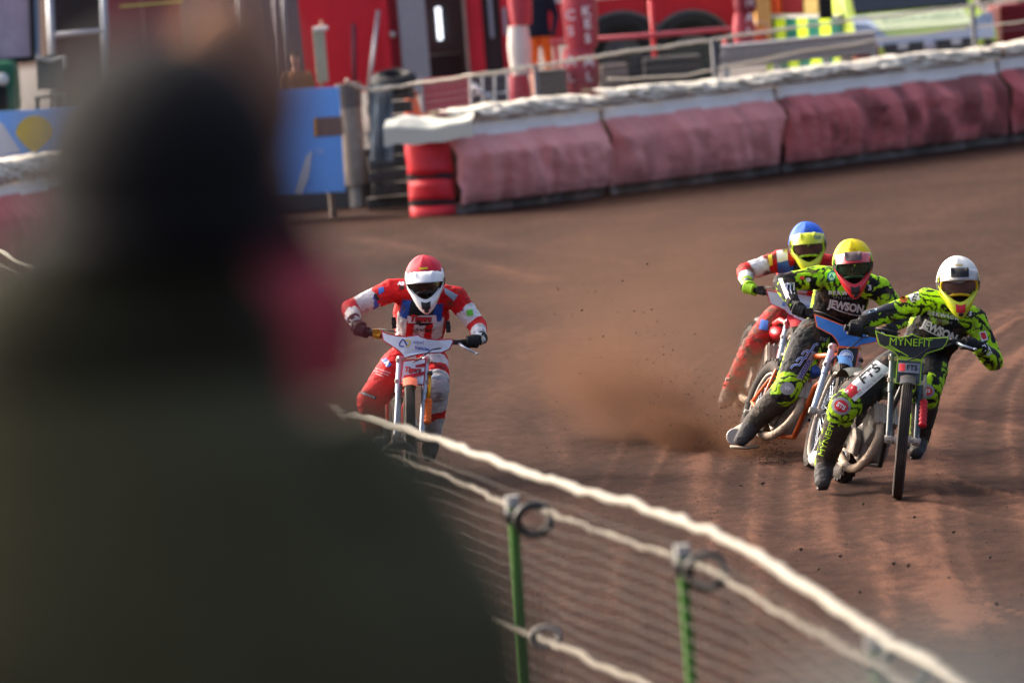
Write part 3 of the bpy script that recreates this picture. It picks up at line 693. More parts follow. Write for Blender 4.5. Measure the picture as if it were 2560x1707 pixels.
for x in (470, 760):
    b = MB(); p = da(x, 430, Ys + .06); b.tube([p, Vector((p.x, p.y, 0))], .05, 8); b.build('leg', mwood, th)
th = thing('sign_board', dz(40, 560), 'blue board with white and yellow emblem above the left air fence', 'sign')
Ys = 66.0
quad('board', [(-90, 262), (260, 243), (266, 345), (-80, 366)], Ys, mblue, th, .05)
quad('emblem_white', [(-30, 280), (5, 283), (50, 350), (-20, 362)], Ys - .012, msw, th, .02)
b = MB(); b.slab([da(82 + 45 * math.cos(a) * (1 if math.sin(a) > 0 else .9), 312 - 45 * math.sin(a) if math.sin(a) > 0 else 312 - 40 * math.sin(a) * (1 - abs(math.cos(a)) * .6), Ys - .012) for a in np.linspace(0, 2 * math.pi, 30)[:-1]], (0, .02, 0))
b.build('emblem_yellow', msy, th)
for x in (-40, 200):
    b = MB(); p = da(x, 330, Ys + .1); b.tube([p, Vector((p.x, p.y, 0))], .05, 8); b.build('leg', mwood, th)
# muddy post, timber stack, plastic curtain
g = dz(822, 476)
th = thing('fence_post', g, 'thick muddy round post with a wide collar beside the blue sign', 'post')
tp = da(801, 192, g.y); b = MB()
b.tube([Vector((g.x, g.y, -.05)), Vector((g.x, g.y, .28)), Vector((g.x, g.y, .30))], [.10, .095, .09], 16); b.build('foot', mat('post_pale', (.30, .25, .20), .85, var=.25), th, smooth='auto')
b = MB(); b.tube([Vector((g.x, g.y, .30)), Vector((g.x + .0, g.y, tp.z - .32))], [.15, .155], 16); b.build('shaft', mat('post_mid', (.27, .205, .15), .85, var=.3, scale=6), th, smooth='auto')
b = MB(); b.tube([Vector((g.x, g.y, tp.z - .32)), Vector((g.x, g.y, tp.z))], [.165, .175], 16); b.build('collar', mat('post_dark', (.13, .10, .08), .9, var=.3), th, smooth='auto')
th = thing('timber_stack', dz(905, 480), 'dark muddy timber stacked behind the thick post', 'timber')
for i in range(9):
    y = 218 + i * 31; jj = random.uniform(-6, 6)
    wb('sleeper', 898 + jj, y, 104 + random.uniform(-10, 10), 27, 74.2 + random.uniform(-.08, .08), .3, mat('sleeper_dark', (.07, .055, .045), .9, var=.4, scale=6, bump=.5, bscale=14), th, .015, rot=random.uniform(-.05, .05))
th = thing('plastic_sheet', dz(870, 470), 'blue grey plastic sheet hanging from the rope by the muddy post', 'sheet')
b = MB(); b.grid(lambda u, v: da(846 + 54 * u + 4 * v, 196 + 174 * v, 73.3) + Vector((0, .05 * math.sin(9 * u + 3 * v) + .02 * math.sin(31 * u), 0)), 30, 20)
b.build('sheet', mat('plastic_film', (.17, .21, .24), .3, var=.45, scale=7), th, smooth=True)
th = thing('tyre', dz(905, 470, ZP), 'black tyre lying on the timber behind the rope fence', 'tyre')
c = da(905, 186, 74.4); b = MB(); b.lathe([(.16 + .09 * math.cos(a) + .05, .10 * math.sin(a)) for a in np.linspace(0, 2 * math.pi, 17)[:-1]], c, (0, -.25, 1), 30, closed=True); b.build('carcass', MATS['tyre_black'], th, smooth=True)
b = MB(); b.lathe([(.21, .11), (.13, .09), (.12, .0)], c, (0, -.25, 1), 30); b.build('sidewall_ring', mblack, th, smooth=True)
c = da(943, 192, 76); th = thing('traffic_cone', (c.x, c.y, c.z - .45), 'orange traffic cone tip showing above the rope', 'cone')
b = MB(); b.lathe([(.0, .14), (.022, .14), (.03, .08)], c, (0, 0, 1), 16); b.build('tip', mat('cone_orange', (.85, .13, .03), .5), th, smooth=True)
b = MB(); b.lathe([(.03, .08), (.065, -.10)], c, (0, 0, 1), 16); b.build('sleeve', mat('cone_white', (.7, .65, .65), .5), th, smooth=True)
b = MB(); b.lathe([(.065, -.10), (.12, -.42), (.18, -.42), (.18, -.45), (0, -.45)], c, (0, 0, 1), 16); b.build('base', MATS['cone_orange'], th, smooth='auto')
th = thing('red_board', ground_under(1020, 77.2), 'plain pinkish red board behind the rope fence near the doorway', 'board')
pan('board', 968, 1078, 178, 268, 77.2, .06, mat('board_pink', (.42, .08, .09), .7, var=.12, dust=.12))
pan('batten', 966, 974, 178, 268, 77.15, .05, mat('batten_grey', (.28, .27, .28), .7))
th = thing('wire_cage', ground_under(1122, 77.6), 'dark wire cage with a slanting metal strut behind the rope fence', 'cage')
pan('mesh_back', 1080, 1166, 172, 262, 77.9, .03, mat('cage_dark', (.06, .055, .065), .8, var=.4, scale=40))
b = MB(); b.tube([da(1085, 195, 77.5), da(1140, 240, 77.5)], .035, 8); b.build('strut', msteel, th, smooth=True)
for x in (1080, 1108, 1136, 1166): b = MB(); b.tube([da(x, 168, 77.6), da(x + 3, 268, 77.6)], .015, 6); b.build('bar', msteel, th)
for y in (172, 215, 258): b = MB(); b.tube([da(1078, y + 4, 77.6), da(1168, y - 3, 77.6)], .012, 6); b.build('bar', msteel, th)
# kit cases on the paddock edge
for (x, y, w_, h_, c_, lb) in ((1412, 178, 62, 60, (.24, .19, .16), 'brown wooden case next to the lettered padded post'), (1268, 190, 70, 60, (.14, .12, .10), 'dark brown case between the two padded posts'), (1545, 160, 130, 60, (.05, .05, .045), 'long dark slatted case behind the rope fence')):
    th = thing('kit_case', ground_under(x, 79.5), lb, 'case'); 
    pan('body', x - w_ / 2, x + w_ / 2, y - h_ / 2, y + h_ / 2, 79.5, .5, mat('case%d' % x, c_, .85, var=.3), .02)
    for q in range(3): pan('slat', x - w_ / 2 - 1, x + w_ / 2 + 1, y - h_ / 2 + q * h_ / 3 + 3, y - h_ / 2 + q * h_ / 3 + 7, 79.47, .03, mat('case_slat', (.16, .13, .11), .85))
th = thing('guard_rail', ground_under(1830, 79), 'grey two beam guard rail in front of the ambulance', 'guard rail')
for (ya, dy) in ((118, 13), (143, 12)):
    b = MB()
    def beam(u, v):
        p = da(1655 + 355 * u, ya - (34 if ya < 130 else 33) * u, 79.0); pr = [0, .05, .05, 0, 0, .05, .05, 0][min(7, int(v * 7.999))]
        return p + Vector((0, -pr, (.5 - v) * .17))
    b.grid(beam, 30, 7); b.build('beam', mat('rail_grey', (.34, .33, .34), .55, metal=.3, var=.2, dust=.2), th)
for x in (1665, 1780, 1895, 2003):
    b = MB(); p = da(x, 112 - (x - 1655) * .095, 79.08); b.box(Vector((p.x, p.y, (p.z + ZP) / 2 - .1)), (.09, .06, p.z - ZP + .3)); b.build('post', msteel, th)
b = MB(); b.box(da(1990, 128, 79.3) , (.34, .3, .3)); tag(b.build('red_crate', mredd, None, bevel=.02), 'small dark red crate behind the end of the guard rail', 'crate')
th = thing('red_van', ground_under(2360, 85), 'red van side beyond the ambulance', 'van')
pan('body', 2300, 2460, 5, 130, 85, 2.0, mredd, .06); pan('window', 2335, 2440, -50, 12, 85.1, 1.8, mglass, .04); pan('trim', 2300, 2460, 62, 66, 84.98, .03, mat('trim_pink', (.5, .2, .22), .5), .002)
# far rope fence on its posts
fo = [p + Vector((-.1, .9, 0)) for p in BP]
th = thing('rope_fence', fo[0], 'wire mesh fence with a pale rope along its top behind the pink air fence', 'fence')
rp = [(795, 186), (815, 197), (850, 208), (880, 205), (940, 196), (1100, 172), (1250, 150), (1385, 127), (1560, 103), (1700, 82), (1860, 59), (2050, 36), (2240, 12), (2420, -10)]
ys = [72.6, 72.8, 72.9, 73.1, 73.5] + [None] * 9
def fenceY(x):
    xs = [p[0] for p in BASE]; return float(np.interp(x, xs, [p.y + .75 for p in BP]))
def wig(pts, n, amp, seed):
    P = [];
    for i in range(len(pts) - 1):
        for k in range(n): P.append(Vector(pts[i]).lerp(Vector(pts[i + 1]), k / n))
    P.append(Vector(pts[-1])); A = np.array(P); s = np.arange(len(A)) * .37
    A[:, 2] += amp * (np.sin(s * 2.1 + seed) + .6 * np.sin(s * 5.3 + seed * 2)); A[:, 0] += amp * np.sin(s * 3.7 + seed); return [Vector(a) for a in A]
R3 = [da(x, y, ys[i] or fenceY(x)) for i, (x, y) in enumerate(rp)]
b = MB(); b.tube(wig(R3, 10, .006, 1), .022, 8); b.build('top_rope', mrope, th, smooth=True)
b = MB(); b.tube(wig([da(x, y, fenceY(x)) for x, y in ((1395, 182), (1560, 176), (1700, 147), (1860, 116), (2050, 88), (2240, 62), (2420, 42))], 8, .006, 3), .014, 6); b.build('middle_cord', mrope, th, smooth=True)
for (x, y) in ((1228, 150), (1637, 92), (2233, 14)):
    Yf = fenceY(x); p = da(x, y, Yf); b = MB(); b.tube([p, Vector((p.x, p.y, 0))], .035, 8); b.build('post', mat('post_grey', (.13, .13, .14), .7, var=.2), th, smooth=True)
b = MB()
for k in range(len(R3) - 6):
    a, c = R3[k + 4], R3[k + 5]; n = max(2, int((c - a).length / .09))
    for i in range(n):
        p = a.lerp(c, i / n); b.tube([p, Vector((p.x, p.y, 1.05))], .0022, 3, cap=False)
    for z in np.arange(.08, .8, .09): b.tube([a - Vector((0, 0, z)), c - Vector((0, 0, z))], .0022, 3, cap=False)
tag(b.build('wire_mesh', mat('wire_grey', (.22, .22, .23), .5, metal=.4), th), None, None, None, 'stuff')
# retaining planks under the fence, behind the tarpaulin
th = thing('kick_board', fo[1], 'dark timber kick board behind the white tarpaulins', 'boards')
for k in range(4):
    for j in range(5):
        a, c = fo[k] - Vector((0, .15, 0)), fo[k + 1] - Vector((0, .15, 0)); dd = (c - a).normalized(); m_ = (a + c) / 2
        b = MB(); b.box(Vector((m_.x, m_.y, .13 + .245 * j)), ((c - a).length - .02, .05, .235), (dd, Vector((-dd.y, dd.x, 0)), Vector((0, 0, 1)))); b.build('plank', mwood, th)
# ---- upper left: green tractor, stacking chair, scaffold frame, red hoarding
Yt = 78.0
th = thing('tractor', ground_under(0, Yt), 'dark green tractor with a glazed cab behind the blue board', 'tractor')
mtg = mat('tractor_green', (.02, .12, .06), .4, var=.15, dust=.15)
c0 = da(-40, 200, Yt); b = MB(); b.box(c0 + Vector((0, .4, -.05)), (.92, .8, .75)); b.build('bonnet', mtg, th, bevel=.12)
b = MB(); b.box(c0 + Vector((0, -.05, -.12)), (.66, .1, .42)); b.build('radiator_grille', mblack, th, bevel=.04)
for x in (-.28, .28): b = MB(); b.lathe([(0, .05), (.07, .04), (.09, 0)], c0 + Vector((x, -.08, .08)), (0, -1, 0), 20); b.build('headlamp', mat('lamp_pale', (.6, .62, .6), .2), th, smooth=True)
b = MB(); cc_ = da(10, 70, Yt + .9)
for x in (-75, 70): b.tube([da(x, -60, Yt + .9), da(x + 8, 140, Yt + .9)], .04, 8)
b.tube([da(-70, 146, Yt + .9), da(80, 136, Yt + .9)], .04, 8); b.build('cab_frame', mblack, th, smooth=True)
quad('cab_window', [(-65, -60), (72, -66), (78, 134), (-60, 142)], Yt + .92, mat('cab_glass', (.46, .36, .44), .2, var=.2, scale=3), th, .02)
b = MB(); b.lathe([(.0, .1), (.3, .1), (.34, .2), (.55, .22), (.62, .1), (.62, -.15)], da(-150, 290, Yt + 1), (-1, 0, 0), 32); b.build('wheel', MATS['tyre_black'], th, smooth=True)
quad('exhaust_stack', [(78, -40), (88, -40), (92, 140), (82, 140)], Yt + .6, mat('stack_blue', (.16, .22, .30), .4), th, .05)
th = thing('plastic_chair', ground_under(118, 76.5), 'grey green plastic chair beside the tractor', 'chair')
mch = mat('chair_green', (.07, .085, .075), .6, var=.2); p = ground_under(118, 76.5)
bk = da(118, 185, 76.5); b = MB(); b.grid(lambda u, v: da(84 + 64 * u + 4 * v, 128 + 80 * v - 14 * (2 * u - 1) ** 2 * -1 * (1 - v), 76.5) + Vector((0, .08 * math.cos(math.pi * (u - .5)), 0)), 16, 12); b.build('backrest', mch, th, smooth=True)
b = MB(); b.tube([da(84 + 64 * u, 130 + 10 * math.sin(math.pi * u) * 1, 76.5) for u in np.linspace(0, 1, 12)] + [da(151, 160, 76.5)], .018, 8); b.build('rim', mat('chair_edge', (.45, .46, .42), .5), th, smooth=True)
b = MB(); b.box(Vector((bk.x, 76.3, bk.z - .22)), (.42, .42, .04)); b.build('seat', mch, th, bevel=.015)
for sx in (-1, 1):
    for sy in (-1, 1): b = MB(); b.tube([Vector((bk.x + sx * .18, 76.3 + sy * .18, bk.z - .22)), Vector((bk.x + sx * .21, 76.3 + sy * .2, ZP))], .02, 8); b.build('leg', mch, th)
th = thing('scaffold_frame', ground_under(170, 80), 'grey scaffold frame in front of the red hoarding', 'frame')
for x in (112, 235): b = MB(); b.tube([da(x, -60, 80), da(x + 14, 260, 80)], .05, 8); b.build('upright', mat('frame_grey', (.34, .37, .40), .45, metal=.4), th, smooth=True)
b = MB(); b.tube([da(116, 82, 80), da(238, 72, 80)], .035, 8); b.build('ledger', mat('ledger_pale', (.45, .46, .48), .5), th, smooth=True)
pan('dark_sheet', 112, 238, -80, 78, 80.4, .05, mat('dark_sheet', (.025, .02, .02), .8)); pan('lower_sheet', 112, 238, 84, 260, 80.4, .05, mat('brown_sheet', (.07, .03, .028), .8))
th = thing('hoarding', ground_under(330, 84), 'dull red hoarding with a yellow line behind the scaffold frame', 'hoarding')
for x0 in (240, 330, 420, 510, 600): pan('panel', x0, x0 + 88, -120, 230, 84 + .01 * (x0 % 7), .06, mat('hoarding_red', (.22, .045, .05), .75, var=.2) if x0 < 400 else mat('hoarding_grey', (.16, .13, .13), .75, var=.2))
pan('yellow_line', 275, 420, 8, 14, 83.95, .03, mat('line_yellow', (.50, .42, .10), .6))
for (x, lb) in ((545, 'tall thin grey pole in front of the grey hoarding, nearest the scaffold'), (648, 'tall grey pole beside the cabin corner'), (625, 'slim pale pole between two thicker grey poles')):
    b = MB(); b.tube([da(x, -60, 82), da(x + 12, 230, 82)], .035 if x != 625 else .02, 8); tag(b.build('upright_pole', mat('pole%d' % x, (.22, .21, .21) if x != 625 else (.45, .38, .36), .5), None, smooth=True), lb, 'pole')
th = thing('storage_box', ground_under(737, 80), 'pale box with a white rim standing in front of the cabin', 'box')
pan('body', 722, 749, 68, 190, 80, .2, mat('box_sage', (.36, .38, .28), .6)); pan('rim', 719, 752, 62, 71, 79.96, .28, mat('box_white', (.75, .72, .66), .5))
th, b, pt = walker(672, 79.5, 0, 'person in a brown orange coat behind the blue sign', (.30, .15, .07), (.16, .10, .07), hgt=1.6, z0=.45)
skin_body('body', b, th, .018, pt, mcoat, 3)
# ================================================================== MOTORCYCLES
DUST = (.20, .125, .08)
mtyre = mat('race_tyre', (.035, .028, .024), .85, var=.25, dust=.45, dcol=(.15, .095, .065), dscale=6)
mchrome = mat('fork_chrome', (.42, .47, .53), .35, metal=.6, var=.1, dust=.25)
malu = mat('engine_alloy', (.34, .31, .28), .55, metal=.4, var=.35, bump=.3, bscale=70, dust=.7, dcol=(.26, .185, .125), dscale=6)
mfin = mat('cylinder_fin', (.34, .31, .27), .6, metal=.3, var=.2, dust=.45, dcol=(.28, .20, .14))
mpipe = mat('exhaust_pipe', (.30, .23, .17), .6, metal=.3, var=.45, scale=11, dust=.6, dcol=(.27, .185, .12), dscale=14, bump=.5, bscale=60)
mdark = mat('black_metal', (.02, .02, .022), .45, var=.2, dust=.3)
mgrip = mat('grip_rubber', (.015, .015, .015), .8, var=.1, dust=.2)
mglove = mat('glove_black', (.014, .014, .015), .8, var=.2, bump=.4, bscale=90, dust=.18)
mgloveG = mat('glove_green', (.32, .60, .02), .75, var=.15, bump=.4, bscale=90)
mwhite = mat('gloss_white', (.78, .79, .80), .3, var=.04, dust=.10, coat=.3)
mgold = mat('anodised_gold', (.72, .34, .03), .3, metal=.7, var=.1)
def cm(name, c, rough=.42, dust=.12, **k): return mat(name, c, rough, dust=dust, **k)

def px3(p, Y0): return at(p[0], p[1], Y0 + p[2])
def wheel(parent, name, c, axis, rad, tw, knob):
    b = MB(); n = 16; prof = []
    for k in range(n):
        a = 2 * math.pi * k / n; rr = rad - tw * .52 + tw * .52 * math.cos(a); hh = tw * .5 * math.sin(a); prof.append((rr, hh))
    b.lathe(prof, c, axis, 64, closed=True)
    # tread ribs
    z = Vector(axis).normalized(); q = Vector((0, 0, 1)); a_ = (q - z * z.dot(q)).normalized(); b_ = z.cross(a_)
    for h in (-.34, -.17, 0, .17, .34):
        b.lathe([(rad - abs(h) ** 2 * tw * .55 - .004, h * tw - tw * .06), (rad + .003 - abs(h) ** 2 * tw * .55, h * tw - tw * .045), (rad + .003 - abs(h) ** 2 * tw * .55, h * tw + tw * .045), (rad - .004 - abs(h) ** 2 * tw * .55, h * tw + tw * .06)], c, axis, 64)
    if knob:
        for i in range(56):
            g = 2 * math.pi * i / 56; d = a_ * math.cos(g) + b_ * math.sin(g); tn = z.cross(d)
            for h in (-.3, 0, .3): b.box(Vector(c) + d * (rad + .002 - abs(h) * tw * .25) + z * (h * tw + (.04 * tw if i % 2 else -.04 * tw)), (.022, tw * .2, .016), (tn, z, d))
    ty = b.build(name, mtyre, parent, smooth='auto')
    b = MB(); ri = rad - tw * 1.0
    b.lathe([(ri, -.022), (ri - .012, -.018), (ri - .016, 0), (ri - .012, .018), (ri, .022), (ri + .006, 0)], c, axis, 48, closed=True); b.build('rim', malu, ty, smooth=True)
    b = MB(); b.lathe([(0, -.05), (.03, -.05), (.034, -.03), (.022, -.02), (.022, .02), (.034, .03), (.03, .05), (0, .05)], c, axis, 20); b.build('hub', malu, ty, smooth='auto')
    b = MB()
    for i in range(32):
        g = 2 * math.pi * i / 32; d = a_ * math.cos(g) + b_ * math.sin(g); g2 = g + (.5 if i % 2 else -.5); d2 = a_ * math.cos(g2) + b_ * math.sin(g2)
        b.tube([Vector(c) + d2 * .03 + z * (.03 if i % 4 < 2 else -.03), Vector(c) + d * (ri - .01)], .0016, 4, cap=False)
    tag(b.build('spokes', mchrome, ty), None, None, None, 'stuff')
    return ty
def arc_guard(c, axis, fdir, r, half, a0, a1, m_, name, parent, n=14, crown=.012):
    z = Vector(axis).normalized(); f = (Vector(fdir) - z * z.dot(Vector(fdir))).normalized(); u = z.cross(f)
    if u.z < 0: u = -u
    b = MB()
    for lay in (0, 1):
        rr = r + lay * .004
        b.grid(lambda s, t: Vector(c) + (f * math.cos(R(a0 + (a1 - a0) * s)) + u * math.sin(R(a0 + (a1 - a0) * s))) * (rr + crown * math.cos((t - .5) * math.pi)) + z * ((t - .5) * 2 * half), n, 8)
    return b.build(name, m_, parent, smooth=True)
def bellows(p0, p1, r, m_, parent, name='gaiter', n=6):
    p0, p1 = Vector(p0), Vector(p1); L0 = (p1 - p0).length; pr = [(.0, 0)]
    for k in range(n): pr += [(r * .72, L0 * k / n), (r, L0 * (k + .35) / n), (r, L0 * (k + .65) / n)]
    pr += [(r * .7, L0), (0, L0)]
    return MB().lathe(pr, p0, p1 - p0, 20).build(name, m_, parent, smooth=True)

def bike(S):
    C0 = atz(*S['contact'], 0); Y0 = C0.y; S['Y0'] = Y0
    A = px3((*S['axle'], 0), Y0); up = (A - C0).normalized(); A = C0 + up * .345
    psi = R(S.get('steer', 0)); f = Vector((math.sin(psi), -math.cos(psi), 0)); f = (f - up * up.dot(f)).normalized(); W = up.cross(f)
    H = px3(S['head'], Y0)
    T = thing('speedway_motorcycle', C0, S['bike_label'], 'motorcycle', 'racing motorcycles on the track')
    fw = wheel(T, 'front_wheel', A, W, .345, .066, False)
    Rc = C0 + Vector((S['rear'][0], S['rear'][1], 0)); fr = (C0 - Rc); Lb = fr.length; fr.normalize()
    la = R(S['lean']); side = Vector((-fr.y, fr.x, 0))
    side = side if side.x > 0 else -side
    Ur = (Vector((0, 0, 1)) * math.cos(la) + side * math.sin(la)).normalized(); Wr = Ur.cross(fr)
    def bp(x, y, z): return Rc + fr * x + Wr * y + Ur * z
    S['bp'] = bp
    wheel(T, 'rear_wheel', bp(0, 0, .315), Wr, .315, .092, True)
    U = (H - A).normalized(); Lf = (H - A).length
    # forks
    for sx in (-1, 1):
        o = W * (.082 * sx)
        b = MB(); b.tube([A + o - U * .02, A + o + U * (Lf * .97)], .0185, 14); b.tube([A + o + U * Lf * .55, A + o + U * Lf], .023, 14)
        fk = b.build('fork_leg', S.get('fork', mchrome), T, smooth='auto')
        b = MB(); b.lathe([(0, -.025), (.020, -.025), (.024, -.015), (.024, .015), (.02, .025), (0, .025)], A + o, W, 16); b.box(A + o + U * .025, (.026, .036, .055), (W, f, U)); b.build('axle_clamp', mfin, fk, smooth='auto')
    b = MB(); b.tube([A - W * .10, A + W * .10], .010, 10); b.build('axle', mchrome, T)
    for t_ in (.70, .96): b = MB(); b.box(A + U * (Lf * t_) , (.22, .05, .032), (W, f, U)); b.build('fork_clamp', malu, T, bevel=.008)
    g0 = A + W * .112 + U * .10 + f * .01; bellows(g0, g0 + U * .17, .026, S['gaiter'], T)
    b = MB(); b.tube([g0 + U * .16, g0 + U * .34], [.015, .011], 10); b.build('damper_rod', mgold if S.get('gold') else malu, T, smooth=True)
    b = MB(); b.ell(g0 + U * .35, .019); b.build('damper_joint', mdark, T, smooth=True)
    arc_guard(A, W, f, .372, .046, 66, 130, S['fender'], 'front_mudguard', T)
    # bars
    gR, gL, cl = px3(S['gR'], Y0), px3(S['gL'], Y0), px3(S['clamp'], Y0)
    eR, eL = px3(S['haR'], Y0), px3(S['haL'], Y0)
    dR = (eR - gR).normalized(); dL = (eL - gL).normalized()
    eR = eR + dR * .06; eL = eL + dL * .06
    bar = [eR, gR, gR.lerp(cl, .35) - Vector((0, 0, .0)), cl - W * .06 + U * .0, cl + W * .06, gL.lerp(cl, .35), gL, eL]
    b = MB(); pts = []
    for i in range(len(bar) - 1):
        for k in range(5): pts.append(bar[i].lerp(bar[i + 1], k / 5))
    pts.append(bar[-1]); A_ = np.array(pts)
    for _ in range(2): A_[1:-1] = (A_[:-2] + 2 * A_[1:-1] + A_[2:]) / 4
    b.tube([Vector(a) for a in A_], .0115, 12); hb = b.build('handlebar', S.get('bar', mdark), T, smooth=True)
    for e_, g_, d_ in ((eR, gR, dR), (eL, gL, dL)):
        b = MB(); pr = []
        L1 = (e_ - g_).length * .78
        for k in range(12): pr += [(.0165, L1 * k / 12), (.0185, L1 * (k + .5) / 12)]
        b.lathe([(0, 0)] + pr + [(.022, L1), (0, L1)], e_ - d_ * L1, d_, 16); b.build('grip', mgrip, hb, smooth=True)
    # throttle and levers
    b = MB(); tp_ = gR + dR * .02; b.tube([tp_ - dR * .03, tp_ + dR * .02], .024, 14); b.box(tp_ + Vector((0, -.01, .025)), (.05, .035, .03)); b.build('throttle_housing', S.get('throttle', mdark), hb, smooth='auto')
    b = MB(); le = px3((*S['lever'], S['gL'][2] - .10), Y0); l0 = gL + dL * .03; b.tube([l0, l0.lerp(le, .35) + Vector((0, -.03, -.005)), le], [.012, .0085, .006], 10); b.ell(le, .010); b.build('clutch_lever', mchrome, hb, smooth=True)
    b = MB(); b.tube([gL + dL * .0, l0 + dL * .02], .017, 12); b.box(l0 + Vector((0, -.015, 0)), (.05, .03, .03)); b.build('lever_clamp', mdark, hb, smooth='auto')
    b = MB(); q0 = l0; q1 = px3((S['plate'][0][0] * .6 + S['plate'][1][0] * .4, S['plate'][0][1] + 4, .10), Y0)
    b.tube([q0, q0 + (q1 - q0) * .2 + Vector((0, -.08, .0)), q0 + (q1 - q0) * .55 + Vector((0, -.10, .03)), q0 + (q1 - q0) * .85 + Vector((0, -.05, .0)), q1], .0045, 6); b.build('clutch_cable', mdark, T, smooth=True)
    b = MB(); q1 = px3((S['shield'][2][0], S['shield'][2][1] - 8, .2), Y0); b.tube([tp_ + Vector((0, 0, .03)), tp_.lerp(q1, .4) + Vector((0, -.03, .03)), q1], .004, 6); b.build('throttle_cable', mdark, T, smooth=True)
    # bar shield and front plate: bent sheets with a coloured edge
    def sheet(poly, Ya, Yb, m_in, m_out, name, inset):
        c = np.mean(np.array(poly, float), 0); b = MB(); off = Vector((0, .005, 0)); xs = [p[0] for p in poly]; x0, x1 = min(xs), max(xs); ys_ = [p[1] for p in poly]; y0, y1 = min(ys_), max(ys_)
        Yf = lambda px, py: Y0 + Ya + (Yb - Ya) * (py - y0) / (y1 - y0) + .05 * ((px - (x0 + x1) / 2) / (x1 - x0) * 2) ** 2
        b.slab([at(x, y, Yf(x, y)) for x, y in poly], off); pl = b.build(name, m_out, T)
        n = len(poly); inn = []
        for i in range(n):   # inset polygon
            p, q, r_ = [np.array(poly[j % n], float) for j in (i - 1, i, i + 1)]
            e1 = q - p; e2 = r_ - q; n1_ = np.array((-e1[1], e1[0])) / np.hypot(*e1); n2_ = np.array((-e2[1], e2[0])) / np.hypot(*e2)
            nn = n1_ + n2_; nn = nn / max(.5, nn @ nn / 2) ; inn.append(q + nn * inset / max(.6, 1))
        area = sum(poly[i][0] * poly[(i + 1) % n][1] - poly[(i + 1) % n][0] * poly[i][1] for i in range(n))
        if area < 0: inn = [2 * np.array(poly[i], float) - inn[i] for i in range(n)]
        b = MB(); b.slab([at(x, y, Yf(x, y) - .004) for x, y in inn], (0, .003, 0)); b.build('face', m_in, pl)
        return pl, Surf(Y=lambda px, py: Yf(px, py) - .005)
    S['sh_obj'], S['sh'] = sheet(S['shield'], .18, .14, S['sh_in'], S['sh_out'], 'bar_shield', S.get('inset', 3.0))
    S['pl_obj'], S['pl'] = sheet(S['plate'], .10, .06, S['pl_in'], S['pl_out'], 'front_plate', S.get('inset', 3.0))
    # frame
    fm = S['frame']; Hb = A + U * (Lf * .72) - f * .03
    b = MB()
    b.tube([H - U * .05, bp(.80, 0, .70), bp(.35, 0, .60), bp(.12, 0, .56)], .019, 12)
    b.tube([Hb, bp(.96, 0, .50), bp(.86, 0, .16), bp(.45, 0, .14), bp(.30, 0, .30)], .017, 12)
    for sx in (-1, 1):
        b.tube([bp(.40, .04 * sx, .60), bp(.22, .085 * sx, .48), bp(0, .085 * sx, .315)], .011, 10)
        b.tube([bp(.34, .05 * sx, .20), bp(.2, .085 * sx, .26), bp(0, .085 * sx, .315)], .012, 10)
    b.build('frame', fm, T, smooth=True)
    # engine: crankcase, finned cylinder lying forward, covers
    cc = bp(.60, 0, .27); ca = (fr * math.cos(R(38)) + Ur * math.sin(R(38))).normalized(); cb = Wr.cross(ca)
    b = MB(); b.lathe([(0, -.085), (.10, -.085), (.125, -.06), (.125, .06), (.10, .085), (0, .085)], cc, Wr, 32); en = b.build('engine', malu, T, smooth='auto')
    b = MB(); b.lathe([(0, .03), (.07, .03), (.085, .012), (.085, 0)], cc - Wr * .085, -Wr, 28); b.build('side_cover', malu, en, smooth='auto')
    b = MB(); b.box(cc + ca * .19, (.105, .21, .105), (Wr, ca, cb)); b.build('cylinder', mfin, en, bevel=.01)
    for k in range(9): b = MB(); b.box(cc + ca * (.115 + .017 * k), (.165 - .003 * k, .007, .17), (Wr, ca, cb)); b.build('cooling_fin', mfin, en, bevel=.002)
    b = MB(); b.box(cc + ca * .295, (.15, .07, .14), (Wr, ca, cb)); b.build('cylinder_head', malu, en, bevel=.016)
    for k in range(4): b = MB(); b.box(cc + ca * .295 + Wr * (-.055 + .036 * k), (.006, .085, .155), (Wr, ca, cb)); b.build('head_fin', mfin, en)
    b = MB(); b.lathe([(0, .02), (.05, .02), (.06, 0), (.06, -.05)], bp(.36, -.10, .27), -Wr, 28); b.build('clutch', malu, T, smooth='auto')
    b = MB(); b.slab([bp(.28, -.13, .20), bp(.70, -.13, .20), bp(.74, -.13, .29), bp(.66, -.13, .36), bp(.32, -.13, .35)], Wr * .03); b.build('primary_cover', S.get('cover', malu), T, bevel=.008)
    b = MB(); ex = [bp(.88, -.03, .40), bp(.95, -.05, .33), bp(.95, -.09, .22), bp(.86, -.13, .13), bp(.68, -.14, .11), bp(.52, -.13, .13), bp(.36, -.12, .18)]
    P_ = np.array([list(p) for p in ex]); Q = []
    for i in range(len(P_) - 1):
        for k in range(6): Q.append(P_[i] * (1 - k / 6) + P_[i + 1] * k / 6)
    Q.append(P_[-1]); Q = np.array(Q)
    for _ in range(4): Q[1:-1] = (Q[:-2] + 2 * Q[1:-1] + Q[2:]) / 4
    b.tube([Vector(q) for q in Q], .027, 16); b.build('exhaust_header', mpipe, T, smooth=True)
    s0 = Vector(Q[-1]); s1 = px3(S['sil'], Y0) if 'sil' in S else bp(.0, -.15, .24); Ls = (s1 - s0).length; b = MB(); b.lathe([(0, 0), (.026, 0), (.044, .04), (.050, .07), (.050, Ls - .03), (.043, Ls), (.02, Ls + .004), (.02, Ls - .03)], s0, s1 - s0, 26); b.build('silencer', S.get('sil_m', mpipe), T, smooth='auto')
    # tank, seat, guards
    b = MB(); b.ell(bp(.66, .02, .60), (.18, .065, .055), (fr, Wr, Ur)); b.build('tank', S['tank'], T, smooth=True)
